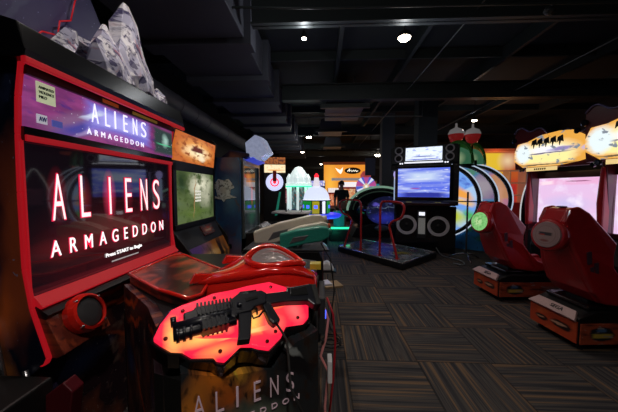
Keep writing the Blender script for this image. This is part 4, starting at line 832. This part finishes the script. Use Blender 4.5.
MB().box(-.03, .03, -.03, .03, 0, .02, Matrix.Translation((1.47, 5.1, 0))).build('foot', M['rubber'], Dp, world=True)
MB().box(-.03, .03, -.03, .03, 0, .02, Matrix.Translation((.55, 6.4, 0))).build('foot', M['rubber'], Dp, world=True)
MB().box(-.03, .03, -.03, .03, 0, .02, Matrix.Translation((2.35, 5.95, 0))).build('foot', M['rubber'], Dp, world=True)
def smooth(pts, n=5):
    P = [Vector(p) for p in pts]; out = []
    for i in range(len(P) - 1):
        a, b, c, d = P[max(i - 1, 0)], P[i], P[i + 1], P[min(i + 2, len(P) - 1)]
        for k in range(n):
            t_ = k / n; out.append(.5 * ((2 * b) + (c - a) * t_ + (2 * a - 5 * b + 4 * c - d) * t_ ** 2 + (3 * b - a - 3 * c + d) * t_ ** 3))
    return out + [P[-1]]
def rail(a, b, lab=None):
    """handrail from foot a up, across, forward in an S and down to foot b"""
    a, b = Vector((*a, .13)), Vector((*b, .13)); d = (b - a)
    q = lambda t_, h: a + d * t_ + Vector((0, 0, h))
    pts = smooth([q(0, 0), q(0, .5), q(.0, .95), q(.08, 1.07), q(.25, 1.10), q(.9, 1.10), q(1.25, 1.06), q(1.32, .95), q(1.15, .80), q(.72, .72), q(.55, .62), q(.62, .5), q(.85, .22), q(1, 0)])
    o = MB().tube(pts, .024, 10).build('handrail', M['red_tube'], Dp, world=True)
    for f in (a, b): MB().lathe([(.05, 0), (.05, .012)], 14, Matrix.Translation(f)).build('flange', M['red_tube'], o, world=True)
rail((1.20, 5.60), (1.47, 5.30)); rail((.88, 6.05), (.55, 6.40))
# tripod barrier
t = thing('barrier_post', 'thin metal barrier post on a tripod base right of the dance machine', 'post', (3.05, 5.85, 0))
MB().tube([(0, 0, .12), (0, 0, 1.42)], .018, 10).build('pole', M['grey'], t)
MB().tube([(-.45, .1, 1.22), (.45, -.12, 1.22)], .012, 8).build('crossbar', M['grey'], t)
for a in (0.3, 2.4, 4.5): MB().tube([(0, 0, .13), (.15 * math.cos(a), .15 * math.sin(a), .10), (.34 * math.cos(a), .34 * math.sin(a), .012)], .014, 8).build('leg', M['silver'], t)
tag(MB().tube(smooth([(2.62, 6.3, .15), (2.66, 6.1, .03), (2.75, 5.9, .02), (2.85, 5.6, .02), (2.75, 5.35, .02), (2.6, 5.45, .02)]), .012, 8).build('cable', M['grey']), 'grey cable on the carpet beside the dance platform', 'cord')

# ------------------------------------------------------------------ fish wheel game
Fw = thing('fish_wheel_game', 'large game with three white rimmed colourful wheels, green arches and red and white floats', 'arcade machine', (3.5, 7.25, 0), 0)
th = 35
wf = [art('wheel_face_a', (.20, .42, .95), [('r', .5, .5, 6, (.45, .66, .95)), ('e', .70, .62, .26, .09, (1, .42, .08), .5, 25), ('e', .75, .48, .2, .05, (1, .6, .2), .6, 5), ('e', .6, .25, .3, .16, (.55, .65, .06), .6), ('e', .85, .3, .1, .12, (.1, .5, .15), .7), ('n', 7, 7, .60, .68, (.10, .2, .7))], emit=.9, warp=(5, .12)),
      art('wheel_face_b', (.10, .38, .75), [('r', .5, .5, 3, (.45, .3, .55)), ('n', 6, 6, .5, .6, (.15, .45, .3)), ('e', .8, .7, .2, .2, (.7, .6, .7), .7)], emit=.45, warp=(5, .15)),
      art('wheel_face_c', (.75, .30, .45), [('r', .5, .5, 3, (.85, .4, .2)), ('n', 6, 6, .5, .6, (.2, .3, .6)), ('e', .8, .6, .1, .2, (1, .5, .3), .7)], emit=.55, warp=(5, .15))]
rimm = mat('white_blue_rim_light', (.5, .6, .8), .3, emit=.6, ecol=(.66, .8, 1))
for i, (x, y, r) in enumerate(((3.02, 7.2, .95), (3.59, 7.5, .96), (4.15, 7.85, .97))):
    T_ = Matrix.Translation((x, y, 1.20)) @ Matrix.Rotation(R(-th), 4, 'Z') @ Matrix.Rotation(R(90), 4, 'X')
    o = MB().lathe([(r * .90, -.16), (r * .90, .0), (.0, .02)], 56, T_).build('wheel', wf[i], Fw, world=True, uv='xz')
    # fresh UV from the wheel plane
    MB().tube([T_ @ Vector((r * math.cos(a / 56 * 2 * PI), r * math.sin(a / 56 * 2 * PI), .02)) for a in range(56)], .015, 8, closed=True).build('rim_light', rimm, o, world=True)
    MB().lathe([(r * .985, -.30), (r * .985, .02), (r * .90, .03), (r * .90, -.30)], 56, T_, cap=False).build('rim_band', M['black'], o, world=True)
    MB().tube([T_ @ Vector((r * .905 * math.cos(a / 56 * 2 * PI), r * .905 * math.sin(a / 56 * 2 * PI), .035)) for a in range(56)], .012, 6, closed=True).build('inner_rim', M['silver'], o, world=True)
BT = Matrix.Translation((3.86, 6.95, 0)) @ Matrix.Rotation(R(-th), 4, 'Z')
fb = art('blue_sea_artwork', (.04, .30, .75), [('n', 4, 5, .5, .65, (.03, .28, .55)), ('e', .35, .6, .22, .14, (.05, .3, .08), .5, 20), ('e', .3, .62, .06, .05, (.6, .6, .2), .5), ('e', .7, .35, .2, .1, (.04, .25, .1), .6, -15), ('n', 9, 9, .62, .68, (.01, .05, .2))], rough=.35, warp=(7, .1))
MB().prism([(-.55, 0), (-.55, .60), (-.25, .95), (.05, .62), (.5, .70), (.5, 0)], 'y', -.25, .20).build('front_console', fb, Fw, world=True, xf=BT, bevel=.01)
MB().box(-.52, .5, .2, .8, 0, .5).build('base', M['black'], Fw, world=True, xf=BT)
gl = mat('green_leaf_shell', (.06, .45, .04), .35, coat=.4, var=.3, bscale=8)
for (x, y) in ((3.42, 7.1), (3.86, 7.35)):
    a_ = Matrix.Translation((x, y, 2.12)) @ Matrix.Rotation(R(-th), 4, 'Z')
    o = MB().grid(lambda u, v: (.36 * math.cos(PI * u) * (1 - .1 * v), -.05 + .5 * v, .50 * math.sin(PI * u) ** .8 * (1 + .15 * (1 - v)) + .0), 20, 6, a_).build('leaf_arch', gl, Fw, world=True, solid=.06)
    MB().prism([(.29 * math.cos(PI * k / 14), .42 * math.sin(PI * k / 14) ** .8) for k in range(15)], 'y', .10, .14).build('arch_window', art('arch_glow', (.03, .12, .06), [('e', .4, .3, .4, .5, (.35, .45, .25), .8, 20), ('b', .3, .4, .03, .6, (.01, .03, .01), .3, 20)], emit=.8), o, world=True, xf=a_)
for (x, y) in ((3.46, 7.3), (3.9, 7.35)):
    o = MB().tube([(x, y, 2.2), (x, y, 2.66)], .02, 8).build('float_stem', M['dgrey'], Fw, world=True)
    s1 = MB(); s1.smooth = True
    s1.lathe([(.03, -.26), (.10, -.22), (.17, -.08), (.19, .0)], 20, Matrix.Translation((x, y, 2.88))); s1.mat(1)
    s1.lathe([(.19, .0), (.19, .03), (.15, .12), (.05, .17), (.03, .19), (.025, .28), (.0, .29)], 20, Matrix.Translation((x, y, 2.88)))
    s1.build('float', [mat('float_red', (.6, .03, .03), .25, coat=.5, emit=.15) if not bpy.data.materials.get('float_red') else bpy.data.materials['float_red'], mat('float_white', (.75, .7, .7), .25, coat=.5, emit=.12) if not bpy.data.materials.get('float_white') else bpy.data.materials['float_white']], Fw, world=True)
MB().box(3.3, 3.98, 7.25, 7.5, 2.08, 2.22).build('bridge', M['black'], Fw, world=True)

# red shelf booth right of the wheels
t = thing('prize_shelves', 'warm lit red and yellow prize shelving behind the fish wheel game', 'shelves', (6.3, 10.3, 0))
MB().box(-1.0, 1.2, .5, .6, 0, 2.85).build('back_wall', art('yellow_orange_wall', (.55, .10, .02), [('b', .55, .8, .22, .5, (.95, .62, .04), .5), ('e', .80, .90, .2, .14, (1, .7, .4), .9), ('b', .85, .35, .16, .35, (.45, .02, .02), .4)], emit=.8), t)
MB().box(-1.0, 1.2, .0, .6, 2.85, 2.95).build('canopy', mat('orange_canopy', (.4, .08, .03), .5, emit=.35), t)
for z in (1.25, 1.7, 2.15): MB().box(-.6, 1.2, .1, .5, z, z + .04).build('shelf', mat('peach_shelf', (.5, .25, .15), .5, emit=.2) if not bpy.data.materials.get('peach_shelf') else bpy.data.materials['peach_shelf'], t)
for x in (-.6, 0, .6, 1.16): MB().box(x, x + .04, .1, .5, 1.0, 2.2).build('divider', bpy.data.materials['peach_shelf'], t)
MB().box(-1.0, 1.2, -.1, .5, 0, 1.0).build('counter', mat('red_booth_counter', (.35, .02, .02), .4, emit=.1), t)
light('POINT', 'booth_light', (6.3, 10.1, 2.6), 12, (1, .5, .25), .15)
# round mirror rim between wheels and racers
t = thing('arcade_cabinet', 'dark rounded machine with a thin white outline left of the racing screens', 'arcade machine', (6.1, 8.0, 0), -35)
hoodp = [(-.35, 0), (-.38, .9), (-.30, 1.5), (-.12, 1.95), (.0, 2.1), (.12, 1.95), (.30, 1.5), (.38, .9), (.35, 0)]
MB().prism(hoodp, 'y', 0, .4).build('body', M['gloss_black'], t, bevel=.01)
MB().tube(smooth([(x, -.005, z) for x, z in hoodp]), .016, 8).build('outline_light', mat('thin_white_line', (.8, .8, .8), .4, emit=.6), t)
MB().box(-.2, .2, -.01, 0, 1.0, 1.5).build('screen', art('dim_pink_screen', (.05, .02, .03), [('n', 6, 6, .5, .6, (.2, .05, .08))], emit=.5), t)

# ------------------------------------------------------------------ racing machines
def racer(lab, loc, rz, face):
    """local frame: player sits at -y looking to +y"""
    t = thing('racing_cabinet', lab, 'racing game', loc, rz, 'red racing game cabinets')
    prof = [(.55, 0), (.55, 2.3), (.30, 2.42), (-.42, 2.42), (-.48, 2.3), (-.30, 1.82), (.02, 1.72), (.02, .88), (-.22, .80), (-.22, 0)]
    for a, c in ((-.66, -.60), (.60, .66)):
        MB().prism([(.55, 0), (.55, 2.3), (.2, 2.45), (-.40, 2.45), (-.46, 2.1), (-.22, 1.78), (-.10, 1.2), (-.20, .85), (-.22, 0)], 'x', a, c).build('side_panel', M['maroon'], t, uv='yz', bevel=.01)
    MB().prism([(.55, 0), (.55, 2.3), (.1, 2.3), (.1, .9), (-.2, .82), (-.2, 0)], 'x', -.60, .60).build('body', M['black'], t)
    # wavy red signboard
    b = MB(); top = [(-.70 + i * .07, 2.47 + .05 * math.sin(i * 1.1) + .06 * math.sin(i * .45) - .0006 * i * i) for i in range(21)]
    out = [(-.70, 2.42), (-.69, 2.05), (-.67, 1.78), (.68, 1.78), (.70, 2.1), (.71, 2.38)] + top[::-1]
    b.prism(out, 'y', -.44, -.36).build('sign_board', M['maroon'], t, bevel=.01)
    MB().tube(smooth([(x, -.45, z + .012) for x, z in top], 3), .013, 6).build('sign_edge', mat('violet_edge', (.12, .10, .22), .3, .3) if not bpy.data.materials.get('violet_edge') else bpy.data.materials['violet_edge'], t)
    mo = [(-.68, 2.14), (-.62, 2.28), (-.44, 2.30), (-.2, 2.38), (.1, 2.40), (.30, 2.38), (.46, 2.28), (.66, 2.02), (.60, 1.95), (.40, 1.90), (.1, 1.86), (-.5, 1.86), (-.68, 1.98)]
    mm = art('racing_marquee', (.80, .38, .06), [
        ('e', .42, .42, .46, .45, (1, .88, .5), .5), ('b', .45, .25, .34, .15, (.95, .85, .35), .3), ('e', .42, .5, .3, .16, (.9, .9, 1), .7), ('e', .62, .48, .2, .08, (.30, .24, .5), .6, -8), ('b', .45, .40, .33, .02, (.12, .10, .2), .5),
        ('e', .13, .45, .13, .38, (.80, .90, .92), .4), ('n', 9, 5, .58, .63, (.22, .25, .3)), ('e', .9, .42, .08, .1, (.5, .45, .8), .5), ('b', .45, .06, .4, .02, (.15, .1, .05), .4)], emit=1.1, warp=(12, .07))
    o = MB().prism(mo, 'y', -.462, -.44).build('marquee', mm, t, bevel=.004)
    b = MB()
    for k, x in enumerate((-.34, -.24, -.13, -.02, .09)):
        b.prism([(x, 2.30), (x + .075, 2.33), (x + .09, 2.22), (x + .05, 2.24), (x + .03, 2.17), (x + .02, 2.25), (x - .01, 2.22)], 'y', -.472, -.462)
    b.build('sign_glyphs', M['black'], o)
    MB().box(-.42, .10, -.475, -.46, 1.79, 1.85).build('name_strip', mat('yellow_strip', (.9, .7, .3), .4, emit=.8, ecol=(1, .72, .3)) if not bpy.data.materials.get('yellow_strip') else bpy.data.materials['yellow_strip'], t)
    b = MB()
    for k in range(6): b.box(-.27 + k * .035, -.25 + k * .035, -.48, -.475, 1.805, 1.835)
    b.build('strip_glyphs', M['black'], t)
    for (x, z) in ((-.52, 1.82), (.36, 2.35), (.66, 2.25), (.60, 1.84), (-.70, 2.36)):
        MB().lathe([(.045, 0), (.045, .02), (.03, .03)], 16, Matrix.Translation((x, -.445, z)) @ Matrix.Rotation(R(90), 4, 'X')).build('sign_lamp', M['gloss_black'], t)
    # screen
    so = [(-.56, .94), (-.56, 1.64), (.44, 1.64), (.56, 1.52), (.56, .98), (.52, .94)]
    pk = art('pink_sky_screen', (.82, .55, .82), [('b', .5, .93, .6, .09, (.85, .45, .70), .4), ('e', .4, .45, .4, .22, (.62, .55, .86), .9), ('e', .2, .25, .3, .2, (.85, .74, .92), .9), ('n', 4, 3, .5, .7, (.92, .80, .98)), ('b', .12, .9, .12, .05, (1, .75, .85), .5, -8), ('b', .55, .93, .17, .012, (.25, .05, .15), .5), ('e', .88, .18, .07, .10, (.95, .8, .95), .4), ('b', .88, .15, .05, .025, (.55, .12, .4), .4), ('b', .88, .24, .03, .03, (.6, .2, .5), .4)], emit=1.05, rough=.2, warp=(5, .03))
    MB().prism(so, 'y', .02, .06).build('screen', pk, t)
    b = MB().box(-.62, -.56, -.02, .08, .90, 1.74).box(.56, .62, -.02, .08, .90, 1.74).box(-.56, .56, -.02, .08, 1.64, 1.74).box(-.56, .56, -.02, .08, .88, .94)
    b.build('screen_bezel', M['maroon'], t, bevel=.006)
    for s_ in (-1, 1):
        MB().prism([(s_ * .60, 1.74), (s_ * .60, .9), (s_ * .66, .9), (s_ * .69, 1.3), (s_ * .66, 1.74)], 'y', -.22, -.06).build('side_wing', M['red_plain'], t, bevel=.02)
    # dashboard, wheel, pedals
    MB().prism([(.0, .90), (-.34, .80), (-.40, .62), (-.34, .40), (.0, .35)], 'x', -.42, .42).build('dashboard', M['black'], t, bevel=.03)
    T_ = Matrix.Translation((-.02, -.50, .86)) @ Matrix.Rotation(R(68), 4, 'X')
    w = MB(); w.tube([T_ @ Vector((.15 * math.cos(a / 28 * 2 * PI), .15 * math.sin(a / 28 * 2 * PI), 0)) for a in range(28)], .017, 8, closed=True)
    w.build('steering_wheel', M['rubber'], t)
    for a in (0, 2.2, 4.1): MB().tube([T_ @ Vector((0, 0, -.01)), T_ @ Vector((.14 * math.cos(a), .14 * math.sin(a), 0))], .014, 8).build('wheel_spoke', M['dgrey'], t)
    MB().tube([T_ @ Vector((0, 0, 0)), T_ @ Vector((0, 0, -.18))], .035, 12).build('steering_column', M['black'], t)
    for x, mm_ in ((-.25, M['green_lit']), (.2, M['cool_lit'])): MB().ball((x, -.36, .80), .018, 8).build('dash_light', mm_, t)
    MB().box(-.18, -.06, -.5, -.3, .1, .14).build('pedal', M['silver'], t); MB().box(.04, .14, -.5, -.3, .1, .14).build('pedal', M['silver'], t)
    MB().box(-.40, .40, -.45, -.2, 0, .10).build('pedal_box', M['black'], t, bevel=.01)
    for o in t.children:
        if o.name.startswith(('steering', 'wheel_spoke')): continue
        for q in (o, *o.children):
            for v in q.data.vertices:
                z = v.co.z
                v.co.x *= .80 if z > 1.77 else (.87 if o.name.startswith('screen') else .82); v.co.y *= .95 if z > 1.77 and v.co.y < -.3 else .8
                v.co.z = 1.73 + (z - 1.78) * .87 if z > 1.78 else z
    return t
# racing frame: player axis +y local points to world +x turned slightly away -> rz = -90+14
RZ = -90 + 16
racer('first red racing cabinet from the dance machine with pink screen and lit sign', (3.64, 4.14, 0), RZ, 0)
racer('red racing cabinet cut off by the right edge with silvery sign face', (3.62, 2.95, 0), RZ, 1)

seat_mat = M['red_plain']
def seat(lab, loc, rz, disc_m, disc_lab, text=False):
    """local: +x towards the screen, y across; origin at floor, rear left corner of the base"""
    t = thing('racing_pod', lab, 'racing seat', loc, rz, 'racing seats with orange bases')
    # base
    b = MB().prism([(-.52, .06), (-.52, .30), (-.36, .36), (.46, .36), (.46, .06)], 'y', -.26, .26).build('base', M['black'], t, bevel=.008)
    oa = art('orange_flame_artwork', (.50, .06, .02), [('n', 3, 2, .5, .7, (.65, .12, .03)), ('e', .3, .5, .25, .22, (.02, .01, .01), .3, 12), ('e', .36, .52, .2, .08, (.55, .30, .2), .4, 12), ('e', .72, .42, .16, .16, (.02, .01, .01), .3, 14), ('b', .74, .42, .11, .04, (.5, .25, .15), .4, 14)], rough=.35, warp=(8, .12)) if not bpy.data.materials.get('orange_flame_artwork') else bpy.data.materials['orange_flame_artwork']
    oa2 = art('logo_side_artwork', (.55, .10, .04), [('n', 4, 3, .5, .65, (.10, .02, .015)), ('e', .2, .5, .13, .38, (.015, .02, .03), .2), ('b', .2, .42, .11, .13, (.7, .5, .08), .4), ('e', .2, .68, .06, .12, (.1, .2, .4), .5), ('n', 8, 4, .58, .66, (.45, .4, .4)), ('b', .75, .5, .2, .3, (.25, .22, .24), .8)], rough=.35, warp=(8, .06)) if not bpy.data.materials.get('logo_side_artwork') else bpy.data.materials['logo_side_artwork']
    MB().box(-.530, -.52, -.25, .25, .07, .27).build('rear_artwork', oa, b, uv='yz')
    MB().box(-.51, .46, -.270, -.26, .07, .26).build('side_artwork', oa2, b, uv='xz')
    pk = mat('pink_grey_plate', (.55, .36, .35), .4, var=.15) if not bpy.data.materials.get('pink_grey_plate') else bpy.data.materials['pink_grey_plate']
    PT = Matrix.Translation((-.535, .0, .305)) @ Matrix.Rotation(R(-90), 4, 'Z') @ Matrix.Rotation(R(-48), 4, 'X')
    o = MB().prism([(-.255, -.03), (-.20, .065), (.20, .065), (.255, -.03)], 'y', -.005, .02).build('rear_plate', pk, b, xf=PT, bevel=.004)
    txt('SEGA', .13, .036, M['black'], o, 'lettering', PT @ TR(-.02, -.007, .002), bold=.01)
    for x in (-.45, .40):
        for y in (-.21, .2): MB().lathe([(.025, 0), (.025, .02), (.012, .02), (.012, .065)], 10, Matrix.Translation((x, y, 0))).build('levelling_foot', M['dgrey'], b)
    MB().box(-.40, .44, -.22, .22, .36, .40).build('slide_plate', M['gloss_black'], t, bevel=.01)
    MB().box(-.3, .2, -.12, .1, .40, .43).build('seat_rail', M['black'], t)
    # bucket seat: side wings, back and pan
    wing = [(-.61, 1.17), (-.56, 1.29), (-.47, 1.31), (-.37, 1.25), (-.19, 1.05), (-.13, .97), (-.18, .86), (-.20, .76), (-.14, .66), (-.03, .55), (.08, .50), (.34, .53), (.38, .49), (.34, .44), (-.05, .40), (-.30, .43), (-.40, .54), (-.49, .74), (-.55, .92), (-.59, 1.04)]
    for a, c in ((-.27, -.20), (.16, .23)):
        MB().prism(wing, 'y', a, c).build('side_bolster', seat_mat, t, bevel=.028, seg=3)
    back = [(-.605, 1.17), (-.555, 1.28), (-.47, 1.30), (-.40, 1.20), (-.42, 1.05), (-.36, .80), (-.26, .60), (-.14, .50), (.32, .49), (.36, .47), (.33, .43), (-.05, .39), (-.30, .42), (-.40, .53), (-.49, .73), (-.55, .91), (-.59, 1.04)]
    MB().prism(back, 'y', -.22, .18).build('seat_shell', seat_mat, t, bevel=.02, seg=3)
    MB().prism([(-.40, 1.14), (-.41, 1.05), (-.34, .80), (-.24, .60), (-.10, .53), (-.12, .48), (-.29, .56), (-.45, 1.06)], 'y', -.17, .13).build('cushion', M['rubber'], t, bevel=.02)
    for o in t.children:
        if o.name.startswith(('side_bolster', 'seat_shell', 'cushion')):
            for v in o.data.vertices:
                k = min(1, max(0, (v.co.z - .55) / .65)); k = k * k * (3 - 2 * k)
                v.co.y = -.02 + (v.co.y + .02) * (1 - .42 * k)
    # disc pod on the back of the headrest
    DT = Matrix.Translation((-.635, -.05, 1.03)) @ Matrix.Rotation(R(14), 4, 'Z') @ Matrix.Rotation(R(-90 + 8), 4, 'Y')
    o = MB().lathe([(.13, -.13), (.158, .02), (.145, .04), (.125, .045)], 32, DT); o.smooth = False
    o = o.build('speaker_pod', seat_mat, t, bevel=.006)
    MB().lathe([(.125, .044), (.12, .056), (.0, .062)], 32, DT).build('speaker_disc', disc_m, o, uv='yz', label=disc_lab)
    # diagonal printed stripes on the outer side
    b = MB()
    for k, (x, z) in enumerate(((-.45, .90), (-.38, .80), (-.42, .76), (-.31, .68), (-.35, .62))):
        b.prism([(x, z), (x + .035, z + .01), (x + .045, z - .10), (x + .01, z - .11)], 'y', -.235, -.222)
    b.build('printed_stripes', mat('dark_violet_print', (.10, .05, .08), .4) if not bpy.data.materials.get('dark_violet_print') else bpy.data.materials['dark_violet_print'], t)
    MB().box(-.53, -.48, -.05, .01, 1.296, 1.306).build('top_badge', mat('blue_badge', (.03, .05, .15), .4) if not bpy.data.materials.get('blue_badge') else bpy.data.materials['blue_badge'], t)
    return t
gd = art('green_glowing_disc', (.30, .75, .25), [('e', .5, .5, .3, .3, (.75, 1, .5), .9), ('n', 7, 7, .5, .6, (.18, .55, .15))], emit=.75, rough=.3)
wd = art('pale_logo_disc', (.40, .26, .27), [('e', .5, .5, .36, .36, (.28, .16, .17), .08), ('e', .5, .5, .34, .34, (.42, .28, .28), .05), ('b', .5, .54, .26, .07, (.05, .04, .06), .3), ('b', .6, .50, .12, .03, (.5, .06, .05), .5), ('e', .5, .28, .2, .06, (.3, .1, .1), .5)], rough=.35)
seat('red racing seat with glowing green disc, nearer the dance machine', (2.82, 3.90, 0), 3, gd, 'glowing green disc')
seat('red racing seat with pale round logo disc at the right edge', (2.82, 2.80, 0), 4, wd, 'pale pink disc with a dark logo')
